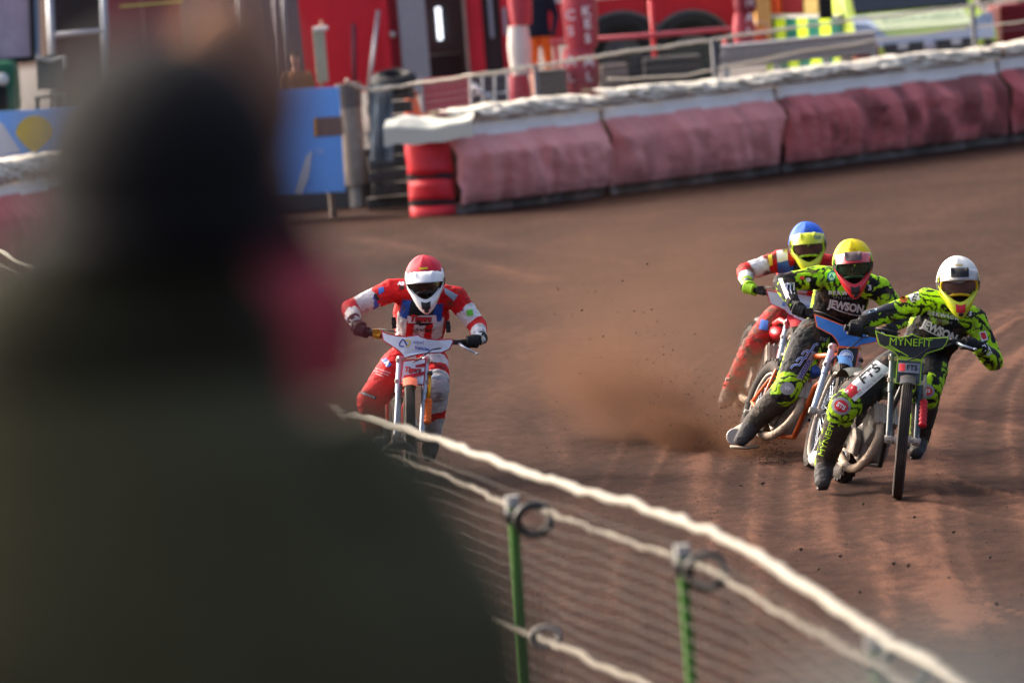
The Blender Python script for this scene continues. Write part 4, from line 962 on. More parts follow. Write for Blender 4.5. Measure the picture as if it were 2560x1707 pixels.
    b = MB(); b.ell(bp(.30, 0, .66), (.20, .07, .035), (fr, Wr, Ur)); b.build('seat', mdark, T, smooth=True)
    if not S.get('noguard'): arc_guard(bp(0, 0, .315), Wr, -fr, .360, .07, 55, 115, S['tank'], 'rear_mudguard', T, crown=.02)
    b = MB(); b.tube([bp(.50, -.10, .24), bp(.50, -.26, .23)], .013, 10); b.build('footrest', malu, T, smooth=True)
    b = MB(); b.tube([bp(.74, .09, .30), bp(.74, .20, .28)], .010, 10); b.build('knee_hook', mdark, T, smooth=True)
    b = MB(); b.tube([bp(0, .10, .36), bp(.35, .10, .33)], .008, 6); b.tube([bp(0, .10, .27), bp(.35, .10, .24)], .008, 6); b.build('drive_chain', mdark, T)
    return T

# ================================================================== RIDERS
def hand_mesh(c, B, wr, rad=.030):
    B = B.normalized(); Kd = (c - wr); Kd = (Kd - B * B.dot(Kd)).normalized(); Z = B.cross(Kd)
    if Z.z < 0: Z = -Z
    b = MB()
    lens = [.95, 1.0, .97, .85]
    for i in range(4):
        o = B * (.030 - .0205 * i); pts = []
        for a in np.linspace(128, -118 * lens[i], 9): pts.append(c + o + (Kd * math.cos(R(a)) + Z * math.sin(R(a))) * rad)
        b.tube(pts, [.0125, .0125, .0125, .012, .012, .0115, .011, .0105, .008], 10); b.ell(pts[-1], .009); b.ell(pts[1], .0135)
    pts = [c - B * .048 + (Kd * math.cos(R(a)) + Z * math.sin(R(a))) * rad for a in np.linspace(190, 330, 6)]
    b.tube([c - Kd * .03 - Z * .01] + pts, [.015, .014, .013, .0125, .012, .0115, .009], 10); b.ell(pts[-1], .0095)
    kn = c + (Kd * math.cos(R(135)) + Z * math.sin(R(135))) * rad
    b.tube([wr, wr.lerp(kn, .45), kn - Kd * .005], [(.034, .026), (.040, .024), (.044, .019)], 14, ref=B); b.ell(c - Kd * .022, (.045, .022, .022), (B, Kd, Z))
    b.tube([wr - (c - wr) * .35, wr + (c - wr) * .12], [.045, .042], 14)
    return b
SEGS = [('torso', 'pel', 'chest', .16), ('torso', 'chest', 'neck', .15), ('neck', 'neck', 'head', .06)] + \
       [(n + s, a + s, c + s, r) for s in 'RL' for n, a, c, r in (('ua', 'sh', 'el', .066), ('fa', 'el', 'wr', .052), ('th', 'hip', 'kn', .102), ('shn', 'kn', 'an', .076), ('ft', 'an', 'toe', .054))]
def classify(P, J):
    best = np.full(len(P), 1e9); idx = np.zeros(len(P), int); tt = np.zeros(len(P))
    for k, (n, a, c, r) in enumerate(SEGS):
        A = np.array(J[a]); B = np.array(J[c]); ab = B - A; t = np.clip(((P - A) @ ab) / (ab @ ab), 0, 1)
        d = np.linalg.norm(P - A - t[:, None] * ab, axis=1) - r
        u = d < best; best[u] = d[u]; idx[u] = k; tt[u] = t[u]
    return np.array([s[0] for s in SEGS])[idx], tt
def mud(C, P, amount, seed, zl=.55):
    n = fbm(P, 16, 4, seed); k = np.clip((n - .62 + amount * .38) * 4, 0, 1) + np.clip((zl - P[:, 2]) / zl, 0, 1) * np.clip((fbm(P, 9, 3, seed + 2) - .25) * 2.2, 0, 1) * min(1, amount * 2.2)
    k = np.clip(k, 0, .93)[:, None]; return C * (1 - k) + np.array((.095, .056, .037)) * k
NEON = np.array((.40, .72, .018)); BLK = np.array((.014, .014, .016)); RED = np.array((.55, .012, .016)); WHT = np.array((.68, .69, .72)); BLU = np.array((.025, .09, .40))
def tribal(P, seed, k=.5):
    n = fbm(P, 9, 2, seed) - .5; m_ = vnoise(P, 16, seed + 3); q = P @ np.array((.55, .2, .8)); q2 = P @ np.array((.9, .1, -.42))
    return (np.sin(q * 75 + n * 22) > .45) & (m_ > .30) | (np.sin(q2 * 60 + n * 26) > .80) & (m_ < .55)
def paint_bees(J, seed, muddy, sleeve_black_R=False):
    ch = np.array(J['chest']); ax = np.array((J['shL'] - J['shR']).normalized()); upv = np.array((J['neck'] - J['pel']).normalized())
    def f(P, Nn):
        nm, t = classify(P, J); C = np.tile(BLK, (len(P), 1)); tr = tribal(P, seed); l = (P - ch) @ ax; h = (P - ch) @ upv
        neon = np.where(tr[:, None], BLK, NEON)
        s = nm == 'torso'; up_ = s & (h > .115 + .03 * np.sin(l * 25)); C[up_] = neon[up_]; sd = s & (np.abs(l) > .165); C[sd] = neon[sd]
        bel = s & (h < -.20) & (vnoise(P, 20, seed) > .58); C[bel] = NEON * .7
        for q in 'RL':
            s = nm == 'ua' + q; C[s] = neon[s]
            if q == 'R' and sleeve_black_R: s2 = s & (t > .72); C[s2] = BLK
            s = nm == 'fa' + q; fb = s & ((Nn[:, 2] < -.05) | (vnoise(P, 26, seed + 5) > .72)); C[s] = BLK; C[fb] = neon[fb]
            s = nm == 'th' + q; C[s] = (.022, .022, .024); e = s & (np.abs(Nn[:, 0]) > .80); C[e] = neon[e]
            s = (nm == 'shn' + q) & (t < .20); C[s] = neon[s] * .8
            s = (nm == 'th' + q) & (t > .88); C[s] = neon[s] * .8
            s = (nm == 'shn' + q) & (t >= .20); C[s] = (.045, .038, .032); e = s & (np.abs(Nn[:, 0]) > .93) & (vnoise(P, 30, seed) > .55); C[e] = NEON * .5
            s = nm == 'ft' + q; C[s] = (.05, .05, .052)
        s = nm == 'neck'; C[s] = BLK; hd = P[:, 2] > J['neck'].z + .13; s = (nm == 'neck') & (np.linalg.norm(P - np.array(J['head']), axis=1) < .16) & (P[:, 2] > J['head'].z - .055); C[s] = (.36, .20, .15)
        return mud(C, P, muddy, seed)
    return f
def paint_tigers(J, seed, muddy, lightleg=True, zl=.55):
    ch = np.array(J['chest']); ax = np.array((J['shL'] - J['shR']).normalized()); upv = np.array((J['neck'] - J['pel']).normalized())
    def f(P, Nn):
        nm, t = classify(P, J); C = np.tile(RED, (len(P), 1)); l = (P - ch) @ ax; h = (P - ch) @ upv; n = vnoise(P, 24, seed); nb = vnoise(P, 9, seed + 2)
        s = nm == 'torso'; C[s] = RED * .75
        a = np.abs(l); w_ = s & (a < .15) & (h < .06); C[w_] = WHT * .92; r_ = w_ & (a > .035) & (a < .085); C[r_] = RED; low = w_ & (h < -.13) & (n > .45); C[low] = RED
        w2 = s & (h > .05); C[w2] = RED * .85; bl = s & (h >= .03) & (a > .06) & (a < .135) & (h < .16); C[bl] = BLU; col = s & (h > .01) & (a < .07 + .02 * n); C[col] = (.02, .02, .022)
        for q in 'RL':
            s = nm == 'ua' + q; C[s] = RED; e = s & (t > .38) & (t < .84) & ((n * .3 + t) > .5); C[e] = WHT; e2 = e & (vnoise(P, 20, seed + 1) > .80); C[e2] = BLU * 1.3
            s = nm == 'fa' + q; C[s] = RED; e = s & (t + .25 * (nb - .5) > .40); C[e] = WHT; e2 = e & (vnoise(P, 60, seed + 4) > .80); C[e2] = BLU * 1.2; e3 = e & (vnoise(P, 50, seed + 8) > .88); C[e3] = (.62, .42, .05)
            s = nm == 'ft' + q; C[s] = (.04, .04, .042) if q == 'L' or not lightleg else (.75, .12, .03)
        if lightleg:
            s = (nm == 'thL'); e = s & (np.sin((t + .12 * nb) * 15) > -.1); C[e] = WHT * .9
            s = (nm == 'shnL'); C[s] = WHT * .72; e = s & (np.sin((t + .25 * nb) * 11 + 1.2) > .25); C[e] = RED; g = (nm == 'thL') & (t > .84); C[g] = WHT * .55
        s = nm == 'neck'; C[s] = BLK; s = (nm == 'neck') & (np.linalg.norm(P - np.array(J['head']), axis=1) < .16) & (P[:, 2] > J['head'].z - .055); C[s] = (.33, .19, .14)
        return mud(C, P, muddy, seed, zl)
    return f

def rider(S):
    Y0 = S['Y0']; J = {k: px3(v, Y0) for k, v in S['J'].items()}
    sw = (J['shL'] - J['shR']).normalized(); J['neck'] = (J['shL'] + J['shR']) / 2 + Vector((0, -.02, .035)); J['chest'] = J['neck'].lerp(J['pel'], .36)
    T = thing('person', J['pel'], S['label'], 'person', 'speedway riders leaning into the bend')
    b = MB(); nk, chs, pel = J['neck'], J['chest'], J['pel']; mid = chs.lerp(pel, .55); k_ = S.get('bulk', 1.0)
    fw_ = Vector((0, -1, 0)); bow = (nk - pel).normalized().cross(sw); bow = bow if bow.y < 0 else -bow
    b.tube([pel - (nk - pel) * .12, pel, mid + bow * -.02, chs, nk.lerp(chs, .35), nk + Vector((0, 0, .03))], [(.13 * k_, .11), (.165 * k_, .135), (.155 * k_, .125), (.185 * k_, .145), (.16 * k_, .12), (.075, .07)], 20, ref=sw)
    for s in 'RL':
        sh, el, wr, hp, kn, an, to = [J[x + s] for x in ('sh', 'el', 'wr', 'hip', 'kn', 'an', 'toe')]
        b.tube([nk.lerp(chs, .15), sh], [.085, .078], 14); b.ell(sh, .078)
        b.tube([sh, sh.lerp(el, .5), el], [.076, .066, .058], 14); b.ell(el, .060)
        b.tube([el, el.lerp(wr, .4), wr], [.060, .056, .041], 14); b.ell(wr, .042)
        b.tube([hp.lerp(pel, .3), hp.lerp(kn, .25), hp.lerp(kn, .65), kn], [.118, .116, .102, .086], 16); b.ell(kn, (.090, .088, .096))
        b.tube([kn, kn.lerp(an, .35), an], [.086, .084, .062], 14); b.ell(an, .062)
        fd = (to - an).normalized(); sd = fd.cross(Vector((0, 0, 1)))
        if sd.length < .1: sd = Vector((1, 0, 0))
        b.tube([an - fd * .045, an + fd * .03, an.lerp(to, .6), to], [(.054, .056), (.056, .058), (.056, .048), (.044, .036)], 14, ref=sd); b.ell(to, (.046, .05, .036))
    hd = J['head']; F, Uh = S['face']; F = Vector(F).normalized(); Uh = Vector(Uh); Uh = (Uh - F * F.dot(Uh)).normalized(); X = Uh.cross(F)
    X = X if X.x > 0 else -X
    b.tube([nk, hd - Uh * .06 - F * .02], [.062, .058], 14); b.ell(hd - Uh * .015, (.078, .098, .112), (X, F, Uh))
    b.ell(hd + F * .098 - Uh * .035, (.016, .020, .028), (X, F, Uh)); b.ell(hd + F * .078 - Uh * .075, (.035, .022, .022), (X, F, Uh))
    body, bvh = skin_body('body', b, T, .0085, S['paint'](J), msuit, 4, wrinkle=.006, seed=S['seed'])
    sf = Surf(bvh=bvh)
    for s in 'RL':
        c = px3(S['ha' + s], Y0); g = px3(S['g' + s], Y0); o, _ = skin_body('glove', hand_mesh(c, c - g, J['wr' + s]), T, .0042, lambda P, N_: np.ones((len(P), 3)), S['glove'], 2)
        # boot sole
        an, to = J['an' + s], J['toe' + s]; fd = (to - an).normalized(); dn = Vector((0, 0, -1)) - fd * fd.dot(Vector((0, 0, -1)))
        if dn.length > .2:
            dn.normalize(); b = MB(); sd = fd.cross(dn); b.tube([an - fd * .06 + dn * .045, an.lerp(to, .55) + dn * .040, to + fd * .035 + dn * .022], [(.040, .010), (.046, .010), (.034, .009)], 14, ref=sd); b.build('boot_sole', mdark, T, smooth='auto')
    # ---------------- helmet
    def hp_(th_, ph, k=1.0):   # th from face direction, ph elevation
        a, p = R(th_), R(ph); return hd + X * (.130 * k * math.sin(a) * math.cos(p)) + F * ((.156 if abs(th_) < 90 else .148) * k * math.cos(a) * math.cos(p)) + Uh * (.150 * k * math.sin(p)) + Uh * .018
    def cap_grid(sel, k, n=48, m=28):
        V = []; Fs = []; ids = {}
        for i in range(n):
            for j in range(m):
                t0, t1 = -180 + 360 * i / n, -180 + 360 * (i + 1) / n; p0, p1 = -58 + 148 * j / m, -58 + 148 * (j + 1) / m
                if sel((t0 + t1) / 2, (p0 + p1) / 2):
                    q = []
                    for (a, p) in ((i, j), (i + 1, j), (i + 1, j + 1), (i, j + 1)):
                        a %= n
                        if (a, p) not in ids: ids[(a, p)] = len(V); tt = -180 + 360 * a / n; pp = -58 + 148 * p / m; V.append(hp_(tt, pp, k(tt, pp) if callable(k) else k))
                        q.append(ids[(a, p)])
                    Fs.append(tuple(q))
        return MB().add(V, Fs)
    opening = lambda t, p: abs(t) < 66 and -70 < p < 24
    hs = cap_grid(lambda t, p: not opening(t, p), 1.0).build('helmet', S['shell'], T, smooth=True)
    cap_grid(lambda t, p: not opening(t, p), .95).build('liner', mdark, hs, smooth=True)
    edge = lambda t: 27 + 7 * math.cos(R(t) * 1.0) if abs(t) < 100 else 8
    if S.get('cover_high'): edge = lambda t: 44 - (abs(t) / 66) ** 2 * 22 if abs(t) < 75 else 8
    cap_grid(lambda t, p: p > edge(t) - 4, lambda t, p: 1.055 - .050 * abs(math.sin(R(t) * 3.0 + .5)) * math.cos(R(max(0, p))) ** .6 - .012 * abs(math.sin(R(p) * 4)), 64, 34).build('helmet_cover', S['cover_m'], hs, smooth=True)
    # chin bar: deep pointed U below the face
    b = MB()
    def chin(u, v, kk=1.0):
        a = (u - .5) * 2; sx = math.sin(a * math.pi / 2); cz = 1 - abs(a) ** 1.6
        base = hd + X * (.126 * kk * (a * .75 + .25 * sx)) + F * ((.045 + .150 * math.cos(a * math.pi / 2) ** .75) * kk) + Uh * (-.025 - .110 * cz)
        w_ = .030 + .020 * cz
        return base + Uh * ((v - .5) * -2 * w_ + .012) + F * (.020 * math.sin(v * math.pi) - .04 * (v if v > .5 else .5) + .02) - X * (sx * .018 * v)
    b.grid(chin, 36, 10); b.grid(lambda u, v: chin(u, v, .88), 36, 10)
    cb_ = b.build('chin_bar', S['chin_m'], hs, smooth=True)
    b = MB(); b.grid(lambda u, v: chin(.39 + .22 * u, .12 + .5 * v) + F * .006, 14, 6); b.build('mouth_vent', S.get('vent', mdark), hs, smooth=True)
    b = MB(); b.ell(chin(.5, .66) + F * .007, (.016, .006, .013), (X, F, Uh)); b.build('vent_hole', mdark, hs, smooth=True)
    # peak
    b = MB()
    def peak(u, v):
        a = (u - .5) * 2; base = hp_(a * 68, (42 if S.get('cover_high') else 33) - 14 * a * a, 1.06); ln = .098 * (1 - .45 * a * a)
        rg = .010 * math.exp(-((abs(a) - .42) / .10) ** 2) * math.sin(math.pi * min(1, v + .15))
        return base + (F * (.95 - .25 * S.get('peakdown', .5)) - Uh * S.get('peakdown', .5)).normalized() * (ln * v) + Uh * (.014 * math.sin(math.pi * v) + rg - .012 * a * a * v) + Uh * (.010 * (1 - a * a) * v) + F * (rg + .012 * v * (1 - a * a))
    b.grid(peak, 28, 10); b.grid(lambda u, v: peak(u, v) - Uh * .006, 28, 10); pk = b.build('peak', S['peak_m'], hs, smooth=True)
    S['pk'] = Surf(bvh=BVHTree.FromPolygons([Vector(v) for v in b.v], b.f)); S['pk_obj'] = pk
    if S.get('peak2'):
        b = MB(); b.grid(lambda u, v: peak(.28 + .44 * u, .02 + .9 * v) + Uh * .004 + F * .003, 14, 8); b.build('peak_panel', S['peak2'], pk, smooth=True)
    # goggles: frame ring, lens, strap
    gk = 1.0
    def gp_(th_, ph, k): return hp_(th_, ph, k)
    b = MB(); ring = []
    for i in range(40):
        g = 2 * math.pi * i / 40; ct, st_ = math.cos(g), math.sin(g)
        nose = 9 * math.exp(-(ct / .28) ** 2) if st_ < 0 else 0
        ring.append((54 * math.copysign(abs(ct) ** .55, ct), -6 + (22 * math.copysign(abs(st_) ** .6, st_)) + nose))
    b.tube([gp_(t_, p_, .985) for t_, p_ in ring], .010, 8, closed=True); b.build('goggle_frame', S['gog_m'], hs, smooth=True)
    b = MB(); V = [gp_(0, -4, 1.0)]; Fs = []
    for j in (1, 2, 3):
        for (t_, p_) in ring: V.append(gp_(t_ * j / 3, -5 + (p_ + 5) * j / 3, 1.0))
    for k in range(40):
        Fs.append((0, 1 + k, 1 + (k + 1) % 40))
        for j in (0, 1): Fs.append((1 + 40 * j + k, 41 + 40 * j + k, 41 + 40 * j + (k + 1) % 40, 1 + 40 * j + (k + 1) % 40))
    b.add(V, Fs); b.build('goggle_lens', S['lens_m'], hs, smooth=True)
    for sx in (-1, 1): b = MB(); b.grid(lambda u, v: hp_(sx * (56 + 50 * u), -16 + 20 * v, 1.015), 10, 4); b.build('goggle_strap', S.get('strap', mdark), hs, smooth=True)
    lb = [hp_(t_, 46 if not S.get('cover_high') else 56, 1.05) for t_ in (-14, 14)]
    b = MB(); b.grid(lambda u, v: hp_(-15 + 30 * u, (38 if not S.get('cover_high') else 48) + 5.5 * v, 1.05), 8, 2); b.build('cover_label', S['lab_m'], hs, smooth=True)
    return T, sf, J
c6 = lambda x, y: (860 + x / 4.6105, 800 + y / 4.6105)
c3 = lambda x, y: (1980 + x / 2.375, 600 + y / 2.375)
c2 = lambda x, y: (1780 + x / 2.45, 520 + y / 2.45)
c1 = lambda x, y: (820 + x / 2.9045, 600 + y / 2.9045)
mlens_d = mat('lens_dark', (.012, .009, .009), .06, spec=.9, var=0, coat=.6)
mlens_c = mat('lens_smoke', (.10, .055, .05), .08, spec=.8, var=.3, scale=14, coat=.5)
mlens_g = mat('lens_green', (.02, .05, .025), .07, spec=.8, var=.4, scale=12, coat=.5)
mtext_w = mat('print_white', (.72, .72, .76), .6, var=.08); mtext_k = mat('print_black', (.015, .015, .018), .6, var=0)
mtext_n = mat('print_neon', (.36, .62, .02), .6, var=.1); mtext_b = mat('print_blue', (.03, .05, .30), .5, var=0); mtext_r = mat('print_red', (.60, .03, .04), .5, var=.05)
mtext_y = mat('print_yellow', (.68, .50, .03), .5, var=.05); mpblue = mat('patch_blue', (.04, .14, .50), .6, var=.1); mtext_g = mat('print_grey', (.30, .30, .33), .6, var=.1)
mneonp = cm('neon_plastic', (.40, .66, .02), .4, .15); mblkp = cm('black_plastic', (.02, .022, .02), .45, .22)
mcovR = mat('cover_red', (.62, .02, .045), .6, var=.06, bump=.1, bscale=25); mcovB = mat('cover_blue', (.02, .12, .62), .6, var=.06, bump=.1, bscale=25)
mcovY = mat('cover_yellow', (.80, .62, .0), .6, var=.06, bump=.1, bscale=25); mcovW = mat('cover_white', (.72, .74, .68), .6, var=.06, bump=.1, bscale=25)
mlabY = mat('label_yellow', (.60, .42, .02), .5, var=.4, scale=120)
mshellY = cm('shell_neon', (.62, .68, .02), .3, .08, coat=.5); mshellG = cm('shell_green', (.10, .62, .06), .3, .05, coat=.5)

# ------------------------------------------------------------------ red helmet
A = dict(seed=1, contact=(1020, 1229), axle=(1022, 1097), head=(1033, 893, .26), steer=2, rear=(-.06, 1.33), lean=3,
    bike_label='motorcycle with white Allied Vehicles shield ridden by the red helmet rider',
    label='rider in red and white suit with a red helmet cover and white peak',
    gR=(949, 839, .36), gL=(1131, 855, .36), clamp=(1036, 866, .28), haR=(901, 826, .42), haL=(1180, 855, .40), lever=(1192, 884),
    shield=[c6(*p) for p in ((425, 118), (500, 152), (600, 175), (720, 186), (790, 176), (850, 162), (895, 190), (960, 210), (1080, 222), (1255, 213), (1262, 255), (1225, 335), (1130, 380), (930, 392), (800, 415), (690, 450), (670, 405), (630, 360), (540, 300), (445, 240))],
    plate=[c6(*p) for p in ((675, 468), (950, 438), (925, 752), (640, 742))],
    sh_in=cm('shield_white', (.66, .70, .80), .35, .05), sh_out=cm('shield_edge_red', (.42, .01, .03), .4, .05), pl_in=MATS.get('shield_white') or mwhite, pl_out=MATS.get('shield_edge_red') or mwhite,
    gaiter=cm('gaiter_orange', (.85, .14, .01), .5, .08), fender=cm('fender_orange', (.75, .16, .08), .4, .08), gold=True, throttle=mgold, frame=cm('frame_red', (.50, .03, .03), .4, .2), tank=cm('tank_red', (.50, .02, .03), .35, .15),
    J=dict(head=(1063, 704, .50), shR=(980, 726, .74), shL=(1141, 746, .74), elR=(876, 772, .70), elL=(1194, 815, .68), wrR=(887, 803, .48), wrL=(1199, 846, .47), pel=(1042, 892, 1.02),
           hipR=(1012, 892, .98), hipL=(1074, 890, .98), knR=(926, 1004, .62), knL=(1090, 968, .62), anR=(938, 1100, .88), anL=(1078, 1092, .88), toeR=(928, 1128, .74), toeL=(1074, 1135, .74)),
    paint=lambda J: paint_tigers(J, 3, .05), face=((-.02, -1, -.20), (0, -.2, 1)), shell=mwhite, cover_m=mcovR, chin_m=mwhite, peak_m=mwhite, gog_m=mdark, lens_m=mlens_d, lab_m=mlabY, glove=mglove, peakdown=.55)
A['pl_in'] = MATS['shield_white']; A['pl_out'] = MATS['shield_edge_red']
TA = bike(A); pA, sA, JA = rider(A)
sh = A['sh']; po = A['sh_obj']
# logo: two linked loops, then the name
def loop(cx, cy, flip): return [c6(cx + dx * flip, cy + dy * flip) for dx, dy in ((-30, 38), (-38, 20), (-26, -8), (-8, -34), (10, -38), (22, -22), (24, 4), (34, 22), (22, 36), (6, 22), (-4, 0))]
stroke(sh, [c6(*p) for p in ((690, 300), (668, 304), (642, 298), (640, 274), (660, 240), (676, 224), (694, 232), (706, 258), (724, 292), (736, 302))], 3.4, mtext_b, po, .003)
stroke(sh, [c6(*p) for p in ((706, 240), (726, 230), (752, 232), (764, 250), (752, 280), (734, 302), (716, 300))], 3.4, mtext_y, po, .005)
lettering(sh, 'Allied', c6(856, 256), 8.0, 0, mtext_b, po, .003); lettering(sh, 'Vehicles', c6(900, 326), 7.8, -7, mtext_b, po, .003, bold=.035)
pl = A['pl']; po = A['pl_obj']
for q in (((690, 640), (925, 590), (925, 630), (680, 690)), ((820, 520), (940, 492), (936, 540), (830, 545)), ((660, 718), (760, 690), (760, 735), (652, 735))): patch(pl, [c6(*p) for p in q], A['pl_out'], po, .002, 3, 'stripe')
lettering(pl, 'Tigers', c6(797, 578), 11.5, -3, mtext_k, po, .004, bold=.07, shear=.2); lettering(pl, 'Tigers', c6(795, 576), 11.5, -3, mtext_r, po, .006, bold=.01, shear=.2)
patch(sA, [c1(*p) for p in ((575, 552), (785, 545), (792, 600), (580, 604))], mtext_w, pA, .008, 8)
lettering(sA, 'Tigers', c1(675, 577), 15, -2, mtext_k, pA, .014, bold=.08, shear=.15); lettering(sA, 'Tigers', c1(674, 576), 15, -2, mtext_r, pA, .018, bold=.02, shear=.15)
lettering(sA, 'AraClad', c1(690, 652), 8, -4, mtext_k, pA, .014, bold=.03, shear=.3)
lettering(sA, 'AB', c1(530, 315), 9, -6, mtext_w, pA, .008, bold=.06); lettering(sA, '08', c1(536, 346), 9, -6, mtext_k, pA, .010, bold=.05)
for q in (((385, 868), (420, 855), (465, 905), (430, 925)),): patch(sA, [c1(*p) for p in q], mpblue, pA, .006, 6)
lettering(sA, '4', c1(425, 890), 16, -25, mtext_w, pA, .008, bold=.03)
for k, tx in enumerate(('KEY WORKSPACE', 'INTERNATIONAL', 'scaffolding')): lettering(sA, tx, c1(400 - 14 * k, 948 + 16 * k), 3.6, -18, mtext_w, pA, .007)
patch(sA, [c1(*p) for p in ((240, 1096), (355, 1140), (345, 1158), (228, 1112))], mtext_k, pA, .005, 8); lettering(sA, 'PROTRUCK', c1(292, 1127), 4.6, -20, mtext_w, pA, .007, bold=.02)
lettering(sA, 'CHROME', c1(790, 905), 8, -28, mtext_k, pA, .007, bold=.03)
patch(sA, [c1(*p) for p in ((712, 962), (820, 985), (822, 1008), (708, 985))], mat('patch_slate', (.25, .33, .42), .6, var=.3, scale=60), pA, .005, 8)
patch(sA, [c1(*p) for p in ((845, 345), (942, 400), (915, 445), (848, 385))], MATS['patch_slate'], pA, .006, 6)
patch(sA, [c1(*p) for p in ((1005, 510), (1050, 500), (1056, 545), (1010, 555))], mat('patch_green', (.15, .55, .05), .5, var=.3, scale=70), pA, .006, 5)
patch(sA, [c1(*p) for p in ((330, 400), (350, 385), (376, 430), (356, 442))], mtext_k, pA, .005, 4)
patch(sA, [c1(*p) for p in ((362, 348), (405, 338), (408, 372), (372, 398))], mpblue, pA, .005, 4)
for (x, y) in ((478, 600), (872, 630)):
    b = MB(); c = at(*c1(x, y), JA['chest'].y - .10); b.box(c, (.030, .02, .075)); b.box(c + Vector((0, -.012, .0)), (.036, .012, .018)); b.build('buckle', mdark, pA, bevel=.004)

# ------------------------------------------------------------------ white helmet, number 5
B = dict(seed=2, contact=(2243, 1246), axle=(2256, 1103), head=(2268, 890, .26), steer=-5, rear=(-.25, 1.32), lean=12, sil=(2036, 1148, 1.25), sil_m=mwhite,
    bike_label='motorcycle with black and neon MYNEFIT shield ridden by the white helmet rider',
    label='rider number 5 in neon and black suit with a white helmet cover',
    gR=(2186, 834, .34), gL=(2376, 852, .36), clamp=(2276, 862, .28), haR=(2136, 824, .32), haL=(2424, 860, .42), lever=(2438, 873),
    shield=[c3(*p) for p in ((492, 536), (560, 562), (645, 576), (690, 568), (716, 556), (745, 572), (790, 582), (930, 575), (920, 612), (895, 645), (800, 675), (768, 715), (632, 700), (605, 665), (515, 620))],
    plate=[c3(*p) for p in ((626, 704), (772, 716), (762, 862), (612, 850))],
    sh_in=mblkp, sh_out=mneonp, pl_in=cm('plate_slate', (.07, .08, .08), .5, .25), pl_out=mneonp, gaiter=cm('gaiter_red', (.60, .02, .03), .45, .1), fender=cm('fender_dark', (.05, .05, .05), .4, .3),
    fork=cm('fork_dark', (.05, .07, .08), .3, .2), frame=cm('frame_black', (.03, .03, .03), .4, .35), tank=cm('tank_black', (.03, .035, .02), .4, .3),
    J=dict(head=(2395, 712, .52), shR=(2318, 752, .72), shL=(2436, 800, .74), elR=(2240, 776, .55), elL=(2484, 902, .70), wrR=(2160, 806, .40), wrL=(2448, 870, .49), pel=(2300, 902, 1.0),
           hipR=(2258, 903, .86), hipL=(2325, 905, .95), knR=(2108, 1018, .50), knL=(2318, 972, .62), anR=(2062, 1158, .72), anL=(2298, 1095, .90), toeR=(2056, 1206, .58), toeL=(2290, 1130, .75)),
    paint=lambda J: paint_bees(J, 5, .13), face=((-.02, -1, -.12), (.05, -.1, 1)), shell=mshellY, cover_m=mcovW, chin_m=mshellY, peak_m=cm('peak_silver', (.42, .40, .38), .3, .05, coat=.4), peak2=cm('peak_black', (.012, .013, .016), .75, .03),
    gog_m=cm('goggle_amber', (.70, .42, .01), .35, .03), lens_m=mlens_c, lab_m=mat('label_tan', (.46, .36, .14), .6, var=.3, scale=100), glove=mglove, cover_high=True, vent=mtext_r, peakdown=.62, inset=2.6)
TB = bike(B); pB, sB, JB = rider(B)
lettering(B['sh'], 'MYNEFIT', c3(706, 606), 19, -3, mtext_n, B['sh_obj'], .003, bold=.015)
for q in (((560, 630), (640, 665)), ((575, 622), (690, 690)), ((640, 690), (768, 712))): stroke(B['sh'], [c3(*p) for p in q], 2.2, mtext_n, B['sh_obj'], .003)
patch(B['pl'], [c3(*p) for p in ((632, 728), (760, 736), (756, 792), (630, 782))], mtext_g, B['pl_obj'], .002, 3); patch(B['pl'], [c3(*p) for p in ((636, 732), (672, 734), (670, 778), (634, 775))], mtext_r, B['pl_obj'], .004, 3)
lettering(B['pl'], 'FTS', c3(714, 757), 13, -3, mtext_k, B['pl_obj'], .004, bold=.02)
lettering(sB, 'JEWSON', c3(870, 545), 20, -26, mtext_w, pB, .008, bold=.05, wid=.85); stroke(sB, [c3(*p) for p in ((768, 520), (830, 552), (900, 582), (960, 608))], 3, mtext_w, pB, .007)
lettering(sB, 'BERWICK', c3(900, 448), 9, -11, mtext_w, pB, .008, bold=.06, space=1.35, wid=1.15); lettering(sB, 'SPEEDWAY', c3(880, 480), 7, -11, mtext_g, pB, .007, space=1.35)
patch(sB, [c3(*p) for p in ((1035, 412), (1085, 432), (1075, 462), (1025, 448))], mtext_k, pB, .006, 5); lettering(sB, '5', c3(1060, 437), 11, -15, mtext_w, pB, .009, bold=.05)
patch(sB, [c3(*p) for p in ((690, 328), (750, 308), (760, 355), (710, 370))], mtext_w, pB, .005, 5); lettering(sB, 'STS', c3(732, 338), 10, 70, mtext_k, pB, .008, bold=.04)
disc(sB, c3(662, 352), 10, 8, 0, mat('patch_orange', (.70, .16, .03), .6), pB)
patch(sB, [c3(*p) for p in ((605, 366), (608, 408), (395, 455), (430, 420))], mat('patch_black', (.02, .022, .03), .6), pB, .005, 8); lettering(sB, 'mmm', c3(470, 422), 9, 15, mat('print_pale_blue', (.30, .45, .62), .6), pB, .008, shear=.4, bold=.02)
for k in range(4): patch(sB, [c3(450 + 45 * k + dx, 470 - 14 * k + dy) for dx, dy in ((0, 0), (10, -4), (22, 26), (4, 24))], mtext_k, pB, .006, 3, 'flame_mark')
patch(sB, [c3(*p) for p in ((1110, 548), (1150, 540), (1165, 592), (1128, 602))], mtext_w, pB, .005, 4); patch(sB, [c3(*p) for p in ((1118, 552), (1146, 546), (1157, 585), (1130, 592))], mtext_r, pB, .007, 4)
lettering(sB, 'PTS', c3(1160, 650), 14, -60, mtext_w, pB, .006, bold=.02)
